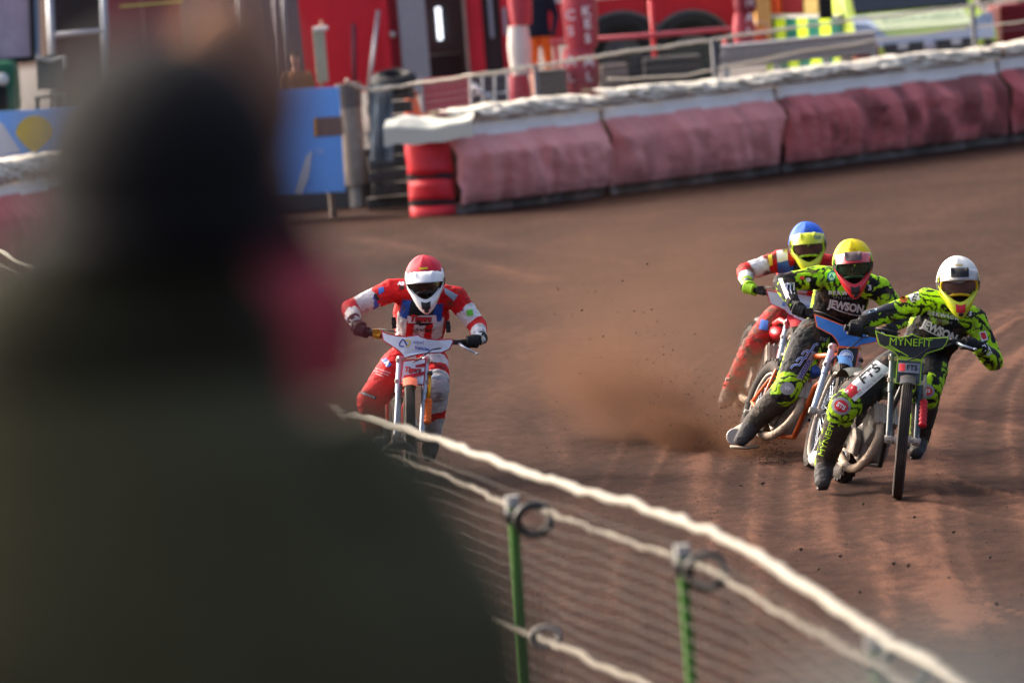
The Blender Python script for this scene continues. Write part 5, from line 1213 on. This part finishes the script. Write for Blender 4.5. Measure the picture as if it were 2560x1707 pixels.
# thigh panel
patch(sB, [c3(*p) for p in ((500, 712), (590, 768), (372, 958), (306, 892))], mtext_w, pB, .006, 10); patch(sB, [c3(*p) for p in ((352, 848), (412, 888), (350, 940), (310, 890))], mtext_r, pB, .008, 6)
lettering(sB, 'FTS', c3(462, 790), 22, 40, mtext_k, pB, .010, bold=.02, wid=1.25); lettering(sB, 'Fire Training Services', c3(465, 858), 6.5, 41, mtext_g, pB, .010, bold=.01)
disc(sB, c3(292, 985), 25, 22, 25, mtext_g, pB); disc(sB, c3(292, 985), 18, 15, 25, mtext_r, pB, .007); lettering(sB, 'STS', c3(292, 985), 11, -32, mtext_w, pB, .010, bold=.04)
disc(sB, c3(800, 895), 20, 18, 10, mtext_g, pB); disc(sB, c3(800, 895), 15, 10, 10, mtext_r, pB, .007); lettering(sB, 'STS', c3(800, 895), 8, 0, mtext_w, pB, .010, bold=.04)
lettering(sB, 'MYNEFIT', c3(208, 1170), 15, 70, mtext_n, pB, .009, bold=.05, wid=1.15)
for (tx, x, y, a) in (('1', 0, 0, 0),): pass
lettering(B['pk'], 'TLD', c3(1000, 200), 6, 0, mtext_r, B['pk_obj'], .003, bold=.03)
# striped dusty leg guard hanging under the tank on the near side
def striped_guard(S, parent):
    bp = S['bp']; b = MB(); pts = [bp(.78, -.13, .62), bp(.62, -.17, .50), bp(.50, -.18, .36), bp(.44, -.18, .24)]
    b.tube(pts, [(.075, .03), (.085, .035), (.065, .03), (.04, .025)], 16); b.build('exhaust_shield', cm('shield_muddy', (.16, .12, .05), .6, .45), parent, smooth=True)
    for k in range(6): b = MB(); p = pts[0].lerp(pts[3], .2 + .13 * k); b.box(p + Vector((0, -.03, 0)), (.10 - .006 * k, .03, .010), (Vector((1, 0, .5)).normalized(), Vector((0, 1, 0)), Vector((-.5, 0, 1)).normalized())); b.build('stripe', mneonp, parent)
striped_guard(B, TB)

# ------------------------------------------------------------------ yellow helmet, number 3
C = dict(seed=3, contact=(2020, 1166), axle=(2062, 1040), head=(2114, 872, .26), steer=4, rear=(-.31, 1.31), lean=23, noguard=True, sil=(1836, 1090, 1.22),
    bike_label='motorcycle with blue shield edged in orange ridden by the yellow helmet rider',
    label='rider number 3 in neon and black suit with a yellow helmet cover',
    gR=(2030, 788, .36), gL=(2192, 826, .36), clamp=(2118, 846, .28), haR=(1999, 776, .40), haL=(2222, 835, .42), lever=(2230, 850),
    shield=[c2(*p) for p in ((625, 648), (700, 675), (800, 715), (860, 740), (930, 765), (1010, 775), (1012, 822), (910, 842), (890, 855), (775, 850), (765, 818), (735, 780), (640, 730))],
    plate=[c2(*p) for p in ((772, 852), (905, 850), (880, 1000), (745, 968))],
    sh_in=cm('shield_blue', (.04, .17, .50), .4, .15), sh_out=cm('edge_orange', (.80, .13, .03), .4, .1), pl_in=mblkp, pl_out=cm('edge_orange', (.8, .13, .03)), gaiter=mdark, fender=cm('fender_blue', (.10, .25, .5), .35, .15),
    fork=cm('fork_pale', (.36, .43, .52), .5, 0, metal=.1, var=.05), frame=cm('frame_orange', (.55, .10, .02), .4, .4), tank=cm('tank_navy', (.03, .08, .30), .4, .3),
    J=dict(head=(2132, 664, .52), shR=(2046, 694, .74), shL=(2198, 722, .74), elR=(1956, 706, .66), elL=(2256, 795, .70), wrR=(1984, 757, .47), wrL=(2236, 812, .48), pel=(2068, 826, 1.0),
           hipR=(2030, 832, .86), hipL=(2100, 838, .95), knR=(1968, 972, .50), knL=(2120, 930, .75), anR=(1882, 1058, .70), anL=(2070, 1030, 1.0), toeR=(1852, 1100, .58), toeL=(2050, 1060, .9)),
    paint=lambda J: paint_bees(J, 9, .12, True), face=((-.03, -1, -.22), (.0, -.2, 1)), shell=mshellG, cover_m=mcovY, chin_m=cm('chin_red', (.62, .02, .03), .3, .05, coat=.5), peak_m=cm('peak_red', (.66, .05, .06), .25, .03, coat=.6), peak2=cm('peak_grey', (.10, .07, .075), .7, .05),
    gog_m=cm('goggle_green', (.02, .09, .03), .35, .03), lens_m=mlens_g, lab_m=mat('label_amber', (.62, .42, .0), .6, var=.3, scale=100), glove=mglove, cover_high=True, vent=cm('vent_black', (.03, .02, .02), .4), peakdown=.5, inset=2.6)
TC = bike(C); pC, sC, JC = rider(C)
disc(C['pl'], c2(822, 912), 18, 18, 0, mtext_w, C['pl_obj'], .002); disc(C['pl'], c2(822, 912), 16, 16, 0, mpblue, C['pl_obj'], .003); disc(C['pl'], c2(822, 912), 13.5, 13.5, 0, mtext_w, C['pl_obj'], .004)
lettering(C['pl'], 'ATPI', c2(823, 914), 8, 0, mpblue, C['pl_obj'], .006, bold=.03)
lettering(sC, 'JEWSON', c2(818, 610), 19, -10, mtext_w, pC, .008, bold=.05, wid=.85); stroke(sC, [c2(*p) for p in ((712, 600), (780, 630), (850, 652), (915, 660))], 2.6, mtext_w, pC, .007)
lettering(sC, 'BERWICK', c2(815, 522), 8.5, -2, mtext_w, pC, .008, bold=.06, space=1.4, wid=1.2); lettering(sC, 'SPEEDWAY', c2(815, 552), 6.5, -3, mtext_g, pC, .007, space=1.4)
patch(sC, [c2(*p) for p in ((940, 470), (992, 462), (990, 505), (945, 510))], mtext_k, pC, .006, 5); lettering(sC, '3', c2(966, 487), 13, 3, mtext_w, pC, .009, bold=.05)
disc(sC, c2(733, 418), 11, 13, 10, mpblue, pC); disc(sC, c2(734, 418), 8, 10, 10, mtext_w, pC, .007); lettering(sC, 'A', c2(733, 416), 10, 0, mpblue, pC, .009, bold=.03)
patch(sC, [c2(*p) for p in ((405, 432), (430, 428), (480, 560), (462, 580))], mtext_w, pC, .006, 6, 'sleeve_stripe')
for k in range(3): stroke(sC, [c2(445 + 22 * k, 470 - 4 * k), c2(462 + 20 * k, 456), c2(458 + 22 * k, 500), c2(470 + 18 * k, 525)], 3, mtext_w, pC, .007); stroke(sC, [c2(448 + 22 * k, 476 - 4 * k), c2(464 + 20 * k, 464), c2(461 + 22 * k, 498)], 1.6, mpblue, pC, .009)
for (x, y) in ((552, 428), (590, 440)): disc(sC, c2(x, y), 6, 5, 0, mtext_w if x > 560 else mtext_r, pC, .006)
for k in range(3):   # linked blue waves on the thigh
    bx, by = 500 + 34 * k, 960 - 42 * k
    pts = [(bx - 18, by + 22), (bx - 4, by + 4), (bx + 16, by - 2), (bx + 34, by + 2), (bx + 46, by - 14), (bx + 58, by - 36), (bx + 82, by - 46)]
    stroke(sC, [c2(*p) for p in pts], 5.5, mtext_w, pC, .007); stroke(sC, [c2(*p) for p in pts], 3.2, mpblue, pC, .009)
patch(sC, [c2(*p) for p in ((618, 875), (648, 890), (550, 1052), (515, 1040))], mtext_g, pC, .006, 8); lettering(sC, 'WESSEX', c2(570, 985), 10, 62, mtext_b, pC, .009, bold=.03)
disc(sC, c2(462, 1105), 18, 16, 0, mtext_g, pC); lettering(sC, 'VP', c2(462, 1105), 10, -20, mtext_w, pC, .008, bold=.02)
lettering(sC, 'FXR', c2(690, 805), 9, -12, mtext_g, pC, .006, bold=.01)
lettering(C['pk'], 'TLD', c2(880, 300), 5, 0, mtext_r, C['pk_obj'], .004, bold=.03)
bpC = C['bp']; b = MB(); Yq = C['Y0'] + .86
b.slab([at(*c2(*p), Yq) for p in ((395, 985), (445, 992), (420, 1085), (340, 1190), (302, 1185))], (0, .02, 0)); rpn = b.build('rear_number_panel', cm('panel_blue', (.10, .32, .48), .4, .2), TC)
lettering(Surf(Y=Yq - .004), '3', c2(385, 1060), 27, -28, C['sh_out'], rpn, .002, bold=.05)
for sgn in (0, 1): b = MB(); b.tube([at(*c2(395 + 48 * sgn, 985), Yq - .01), at(*c2(302 + 118 * sgn, 1185 - 100 * sgn), Yq - .01)], .009, 8); b.build('panel_edge', C['sh_out'], rpn)
# dusty deflector disc low behind the boot, and the steel shoe plate
c = at(*c2(140, 1400), JC['toeR'].y + .10); b = MB(); b.lathe([(0, .012), (.05, .012), (.056, 0), (.05, -.02)], c, (-.2, -1, .15), 28); b.build('wheel_disc', cm('disc_grey', (.36, .33, .30), .4, .3), TC, smooth='auto')
b = MB(); b.tube([JC['toeR'] + Vector((-.07, -.03, -.035)), JC['toeR'] + Vector((.02, -.02, -.05)), JC['toeR'] + Vector((.10, .02, -.05))], [(.012, .03), (.012, .045), (.01, .04)], 12, ref=(0, 0, 1)); b.build('steel_shoe', mpipe, pC, smooth=True)

# ------------------------------------------------------------------ blue helmet
E = dict(seed=4, contact=(1952, 1064), axle=(1968, 950), head=(2000, 806, .26), steer=3, rear=(-.20, 1.32), lean=13, noguard=True, sil=(1850, 1010, 1.2),
    bike_label='motorcycle with dirty white and red shield ridden by the blue helmet rider',
    label='rider in red and white suit with a blue helmet cover and green gloves',
    gR=(1908, 730, .36), gL=(2075, 770, .36), clamp=(1995, 775, .28), haR=(1874, 722, .42), haL=(2105, 778, .42), lever=(2110, 790),
    shield=[c2(*p) for p in ((330, 500), (400, 515), (480, 530), (520, 520), (640, 545), (760, 580), (750, 660), (640, 690), (600, 700), (470, 655), (440, 625), (355, 588))],
    plate=[c2(*p) for p in ((462, 655), (620, 700), (590, 770), (450, 735))],
    sh_in=cm('shield_dirty', (.50, .52, .55), .45, .30), sh_out=MATS['shield_edge_red'], pl_in=cm('plate_red', (.52, .03, .04), .45, .2), pl_out=MATS['shield_edge_red'], gaiter=mdark, fender=cm('fender_red', (.5, .03, .03), .4, .3),
    fork=C['fork'], frame=A['frame'], tank=A['tank'],
    J=dict(head=(2019, 616, .52), shR=(1950, 652, .74), shL=(2088, 668, .74), elR=(1862, 680, .68), elL=(2140, 735, .70), wrR=(1868, 706, .48), wrL=(2118, 758, .48), pel=(1984, 785, 1.0),
           hipR=(1960, 785, .96), hipL=(2012, 788, .96), knR=(1886, 868, .66), knL=(2030, 870, .7), anR=(1826, 978, .90), anL=(2000, 960, .95), toeR=(1812, 1006, .76), toeL=(1990, 990, .85)),
    paint=lambda J: paint_tigers(J, 13, .45, False, .85), face=((-.02, -1, -.16), (0, -.15, 1)), shell=mshellY, cover_m=mcovB, chin_m=mshellY, peak_m=mshellY, gog_m=mneonp, lens_m=mlens_c, lab_m=mat('label_navy', (.05, .10, .3), .6, var=.4, scale=100), glove=mgloveG, vent=mshellY, peakdown=.75, cover_high=True, inset=2.4)
TE = bike(E); pE, sE, JE = rider(E)
lettering(E['sh'], 'Vehicles', c2(585, 600), 8, -8, mpblue, E['sh_obj'], .003, bold=.02); lettering(E['sh'], 'a', c2(440, 588), 14, -8, mpblue, E['sh_obj'], .003, bold=.03)
for q in (((500, 660), (590, 700)), ((520, 725), (580, 750))): stroke(E['pl'], [c2(*p) for p in q], 4.5, mtext_w, E['pl_obj'], .003)
patch(sE, [c2(*p) for p in ((300, 680), (345, 690), (340, 750), (285, 740))], mpblue, pE, .006, 5)
patch(sE, [c2(*p) for p in ((395, 262), (462, 250), (465, 320), (400, 335))], mtext_w, pE, .006, 6, 'shoulder_panel')
patch(sE, [c2(*p) for p in ((400, 335), (465, 320), (485, 405), (405, 420))], mpblue, pE, .006, 6, 'chest_panel')
patch(sE, [c2(*p) for p in ((342, 290), (366, 282), (372, 350), (352, 356))], mtext_y, pE, .006, 4); lettering(sE, 'BUILD', c2(308, 342), 7, 25, mtext_w, pE, .007)
lettering(E['pk'], 'TLD', c2(645, 180), 7, 0, mtext_b, E['pk_obj'], .004, bold=.03)
# ================================================================== NEAR FENCE
ZR = 1.5
rp = [(-120, 515), (0, 577), (80, 620), (250, 705), (450, 805), (600, 868), (690, 905), (730, 925), (768, 930), (790, 952), (850, 958), (1000, 1005), (1100, 1045), (1200, 1083), (1300, 1113), (1400, 1143), (1500, 1173), (1600, 1207), (1700, 1252), (1800, 1315), (1900, 1382), (2000, 1440), (2100, 1500), (2250, 1590), (2400, 1690)]
NF = thing('safety_fence', dz(1175, 1170, 0) * 0 + Vector((dz(1175, 1170, 1.36).x, dz(1175, 1170, 1.36).y, 0)), 'near wire safety fence with a thick white top rope and green posts', 'fence')
Rn = [dz(x, y, ZR) for x, y in rp]
mnr = mat('white_rope', (.30, .28, .235), .85, var=.12, scale=14, bump=.5, bscale=30)
P = wig(Rn, 16, .0, 1); A_ = np.array(P); s = np.arange(len(A_))
for _ in range(3): A_[1:-1] = (A_[:-2] + A_[1:-1] * 2 + A_[2:]) / 4
w1 = np.array([random.gauss(0, 1) for _ in s]); w1 = np.convolve(w1, np.ones(5) / 5, 'same'); w2 = np.convolve(np.array([random.gauss(0, 1) for _ in s]), np.ones(3) / 3, 'same')
A_[:, 2] += .009 * w1; A_[:, 0] += .006 * w2
b = MB(); b.tube([Vector(a) for a in A_], [.0155 + .003 * w2[k] for k in range(len(A_))], 12); b.build('top_rope', mnr, NF, smooth=True)
cord = [(-100, 560), (60, 640), (300, 770), (500, 870), (660, 955), (760, 990), (880, 1035), (1000, 1080), (1100, 1125), (1170, 1165), (1240, 1168), (1300, 1192), (1400, 1228), (1540, 1276), (1600, 1290), (1700, 1350), (1800, 1412), (1900, 1465), (2050, 1545), (2200, 1640)]
b = MB(); b.tube(wig([dz(x, y, 1.36) for x, y in cord], 10, .004, 2), .010, 10); b.build('middle_cord', mat('cord_pale', (.15, .132, .105), .85, var=.15), NF, smooth=True)
b = MB(); b.tube(wig([dz(x, y, .92) for x, y in ((900, 1300), (1215, 1452), (1300, 1490), (1480, 1572), (1640, 1660))], 10, .006, 4), .012, 10); b.build('lower_cord', MATS['cord_pale'], NF, smooth=True)
mgp = mat('post_green', (.05, .17, .02), .5, var=.2); mring = mat('ring_dark', (.045, .045, .04), .5, var=.2)
for (x, y) in ((876, 1030), (1178, 1172), (1568, 1288), (2010, 1500)):
    p = dz(x, y, 1.36); b = MB(); b.tube([Vector((p.x, p.y, 1.40)), Vector((p.x, p.y, 0))], .019, 12); po = b.build('post', mgp, NF, smooth='auto')
    b = MB(); b.tube([Vector((p.x, p.y, 1.415)), Vector((p.x, p.y, 1.375))], .027, 12); b.build('cap', mat('cap_grey', (.35, .35, .33), .5), po, smooth='auto')
    q = p + Vector((.075, -.05, -.035)); b = MB(); b.tube([q + Vector((math.cos(a) * .062, .02 * math.sin(2 * a), math.sin(a) * .055)) for a in np.linspace(0, 2 * math.pi, 28)[:-1]], .017, 8, closed=True); b.build('ring', mring, NF, smooth=True)
    b = MB(); b.tube([Vector((p.x - .03, p.y, 1.34)), Vector((p.x + .03, p.y, 1.34))], .028, 10); b.build('clamp', mring, po, smooth=True)
q = dz(1255, 1462, .92); b = MB(); b.tube([q + Vector((math.cos(a) * .05, 0, math.sin(a) * .035)) for a in np.linspace(0, 2 * math.pi, 24)[:-1]], .011, 8, closed=True); b.build('ring', mat('ring_pale', (.30, .28, .24), .5), NF, smooth=True)
b = MB()
for zz_ in np.arange(.06, 1.46, .05):
    pts = [Vector((p.x, p.y, zz_)) for p in Rn[::2]] + [Vector((Rn[-1].x, Rn[-1].y, zz_))]
    b.tube(wig(pts, 6, .006, zz_ * 9), .0020, 4, cap=False)
for i in range(len(Rn) - 1):
    n = max(2, int((Rn[i + 1] - Rn[i]).length / .10))
    for k in range(n):
        p = Rn[i].lerp(Rn[i + 1], k / n); b.tube([Vector((p.x, p.y, 0)), Vector((p.x + random.uniform(-.01, .01), p.y, 1.48))], .0013, 4, cap=False)
tag(b.build('wire_mesh', mat('wire_muddy', (.055, .047, .04), .85), NF), None, None, None, 'stuff')

# ================================================================== SPECTATORS IN FRONT OF THE LENS
def spectator(name, head, Y, label, coat, hair, hat, prof, turn=0.0, hs=1.0, arm=.085, lean=0.0, sleeve=.22):
    """prof: (drop below head centre, half width, half depth) of the coat, collar first"""
    hc = da(head[0], head[1], Y); g = Vector((hc.x, hc.y, hc.z - 1.62)); th = thing(name, g, label, 'person', None); b = MB(); V3 = Vector
    X = V3((math.cos(turn), math.sin(turn), 0)); Fc = V3((-math.sin(turn), math.cos(turn), 0)); UP = V3((0, 0, 1))
    b.ell(hc, (.078 * hs, .10 * hs, (.085 if hat else .12) * hs), (X, Fc, UP)); b.ell(hc + Fc * .10 * hs - UP * .02, (.017, .02, .028), (X, Fc, UP))
    for q in (-1, 1): b.ell(hc + X * (.08 * q * hs) - UP * .01, (.012, .025, .034), (X, Fc, UP))
    b.tube([hc - UP * .06, hc - UP * .2], [.058, .066], 16)
    mid = lambda d_: X * (lean * max(0, d_ - .15) / .35)
    b.tube([hc - UP * p_[0] + mid(p_[0]) + X * (p_[3] if len(p_) > 3 else 0) for p_ in prof], [(p_[1], p_[2]) for p_ in prof], 28, ref=X)
    dl = prof[-1][0]; pv = hc - UP * dl + mid(dl)
    for q in (-1, 1):
        s = hc - UP * (sleeve + .04) + X * (prof[3][1] * .92 * q) + mid(sleeve); e = s + X * (.05 * q) + mid(.45) - UP * .30; w_ = e - X * (.10 * q) - UP * .16 + Fc * .18
        b.ell(s, arm); b.tube([s, e], [arm, arm * .8], 14); b.ell(e, arm * .82); b.tube([e, w_], [arm * .78, .045], 14); b.ell(w_ + Fc * .05, (.04, .055, .035), (X, Fc, UP))
        hp = pv + X * (.10 * q); kn = hp - UP * .42; an = kn - UP * .42; b.tube([hp, kn, an], [.10, .07, .055], 14); b.ell(an + Fc * .05 - UP * .03, (.05, .13, .05), (X, Fc, UP))
    hcv = np.array(hc); Fn = np.array(Fc)
    def paint(P, Nn):
        d = P - hcv; C = np.tile(np.array(coat), (len(P), 1)); n = fbm(P, 7, 3, 4); C *= (.6 + .8 * n)[:, None]; C[d[:, 2] > -.16] *= .3
        hd_ = (d[:, 2] > -prof[0][0] + .01); C[hd_] = (.42, .23, .16); C[hd_ & (d @ Fn < .02 * hs) & (d[:, 2] > -.10)] = hair; C[d[:, 2] > .07] = hair
        C[P[:, 2] < pv.z - .05] = (.02, .022, .03); return C
    skin_body('body', b, th, .011, paint, mcoat, 4)
    if hat:
        hp_ = lambda u, v: hc + X * (.094 * hs * math.cos(2 * math.pi * u) * math.cos(R(-48 + 138 * v))) + Fc * (.118 * hs * math.sin(2 * math.pi * u) * math.cos(R(-48 + 138 * v)) - .005) + UP * (.098 * hs * math.sin(R(-48 + 138 * v)))
        mh = mat('hat_%d' % int(Y * 10), hat, .95, var=.2, bump=.5, bscale=140)
        ht = MB().grid(hp_, 40, 16).build('woolly_hat', mh, th, smooth=True)
        b = MB(); b.tube([hc + X * (.090 * hs * math.cos(a)) + Fc * (.110 * hs * math.sin(a)) + UP * -.05 for a in np.linspace(0, 2 * math.pi, 37)[:-1]], .016, 10, closed=True); b.build('hat_cuff', mh, ht, smooth=True)
    return th
spectator('person', (366, 385), 4.4, 'spectator in a black woolly hat and dark olive coat, seen from behind', (.060, .057, .029), (.004, .004, .0045), (.004, .004, .0045),
          [(.07, .085, .09, 0), (.095, .115, .11, -.008), (.13, .14, .12, -.03), (.18, .17, .13, -.055), (.224, .205, .14, -.045), (.29, .245, .15, -.035), (.375, .285, .16, -.025), (.75, .29, .17, -.02)], hs=1.1, arm=.05, sleeve=.26)
spectator('person', (535, 222), 5.4, 'spectator in a red coat half hidden by the black woolly hat', (.30, .045, .06), (.26, .13, .075), None,
          [(.10, .05, .06), (.13, .06, .08), (.16, .085, .10), (.20, .10, .12), (.36, .09, .12), (.75, .10, .12)], turn=-.6, arm=.04, lean=-.14, hs=.80, sleeve=.17)
spectator('person', (2270, 2185), 1.9, 'spectator in a grey blue hat at the lower edge by the rope', (.10, .11, .10), (.07, .085, .085), (.085, .10, .098),
          [(.12, .07, .08), (.17, .11, .10), (.22, .19, .13), (.30, .22, .15), (.45, .22, .16), (.75, .2, .15)])

# ================================================================== FLYING DIRT
b = MB()
for k in range(1400):
    t = random.random() ** 2; p = da(1790 - 470 * t + random.gauss(0, 20 + 90 * t), 1055 - 330 * t * random.uniform(.2, 1.3) + random.gauss(0, 14 + 60 * t), 36.2 + 3.5 * t + random.gauss(0, .2))
    clod(b, p, random.choice([.003, .004, .005, .007]) * random.uniform(.7, 1.3))
for (x, y) in ((1487, 607), (1430, 646), (1336, 713), (1386, 773), (1332, 858), (1524, 815), (1664, 885), (1588, 981), (1568, 1061), (1617, 1031), (1598, 1026), (1450, 1117), (1505, 1115), (1485, 1060), (1676, 1030), (1690, 1025)):
    p = da(x, y, 37 + random.uniform(-.5, 1)); clod(b, p, random.uniform(.008, .014))
tag(b.build('flying_dirt', mclod), 'dark crumbs of shale flying behind the rear wheels', 'dirt', None, 'stuff')
def dust(c, r, rot, dens, label, seed, nscale=1.6, col=(.23, .135, .09)):
    me = bpy.data.meshes.new('dust_cloud'); bm = bmesh.new(); bmesh.ops.create_icosphere(bm, subdivisions=3, radius=1.0); bm.to_mesh(me); bm.free()
    o = bpy.data.objects.new('dust_cloud', me); COL.objects.link(o); o.location = c; o.scale = r; o.rotation_euler = rot
    m = bpy.data.materials.new('dust_volume'); m.use_nodes = True; t = m.node_tree; t.nodes.clear(); N = t.nodes; L = t.links
    out = N.new('ShaderNodeOutputMaterial'); pv = N.new('ShaderNodeVolumePrincipled'); tc = N.new('ShaderNodeTexCoord'); ln = N.new('ShaderNodeVectorMath'); ln.operation = 'LENGTH'
    L.new(tc.outputs['Object'], ln.inputs[0])
    mr = N.new('ShaderNodeMapRange'); mr.interpolation_type = 'SMOOTHSTEP'; mr.inputs[1].default_value = 1.0; mr.inputs[2].default_value = .15; L.new(ln.outputs['Value'], mr.inputs[0])
    n = N.new('ShaderNodeTexNoise'); n.noise_dimensions = '4D'; n.inputs['W'].default_value = seed * 3.7; n.inputs['Scale'].default_value = nscale; n.inputs['Detail'].default_value = 4; n.inputs['Roughness'].default_value = .6; L.new(tc.outputs['Object'], n.inputs['Vector'])
    m2 = N.new('ShaderNodeMapRange'); m2.inputs[1].default_value = .28; m2.inputs[2].default_value = .78; m2.inputs[3].default_value = .05; m2.inputs[4].default_value = 1.9; L.new(n.outputs[0], m2.inputs[0])
    mu = N.new('ShaderNodeMath'); mu.operation = 'MULTIPLY'; L.new(mr.outputs[0], mu.inputs[0]); L.new(m2.outputs[0], mu.inputs[1])
    m3 = N.new('ShaderNodeMath'); m3.operation = 'MULTIPLY'; L.new(mu.outputs[0], m3.inputs[0]); m3.inputs[1].default_value = dens
    L.new(m3.outputs[0], pv.inputs['Density']); pv.inputs['Color'].default_value = (*col, 1); pv.inputs['Anisotropy'].default_value = .25
    L.new(pv.outputs[0], out.inputs['Volume']); me.materials.append(m)
    return tag(o, label, 'dust', None, 'stuff')
dust(da(1480, 735, 42.0), (1.6, 3.6, 1.05), (0, R(-18), R(12)), .19, 'wide thin veil of brown dust over the track between the riders', 1)
dust(da(1610, 1015, 37.6), (.66, .6, .20), (0, R(30), R(20)), 6.0, 'dense dark brown tail of the plume behind the yellow helmet rider', 2, 2.6, (.13, .068, .043))
dust(da(1455, 925, 38.8), (.92, 1.0, .50), (0, R(34), R(24)), 2.1, 'looser brown plume drifting up behind the riders', 6, 2.2, (.19, .103, .067))
dust(da(1770, 1030, 36.9), (.50, .60, .22), (0, R(12), R(20)), 3.4, 'dense brown spray of shale at the yellow helmet rider\'s boot', 3, 2.4, (.20, .105, .066))
dust(da(1735, 930, 37.9), (.50, .45, .46), (0, R(-30), 0), 2.2, 'brown dust hiding the lower legs of the blue helmet rider', 4, 1.8, (.22, .125, .083))
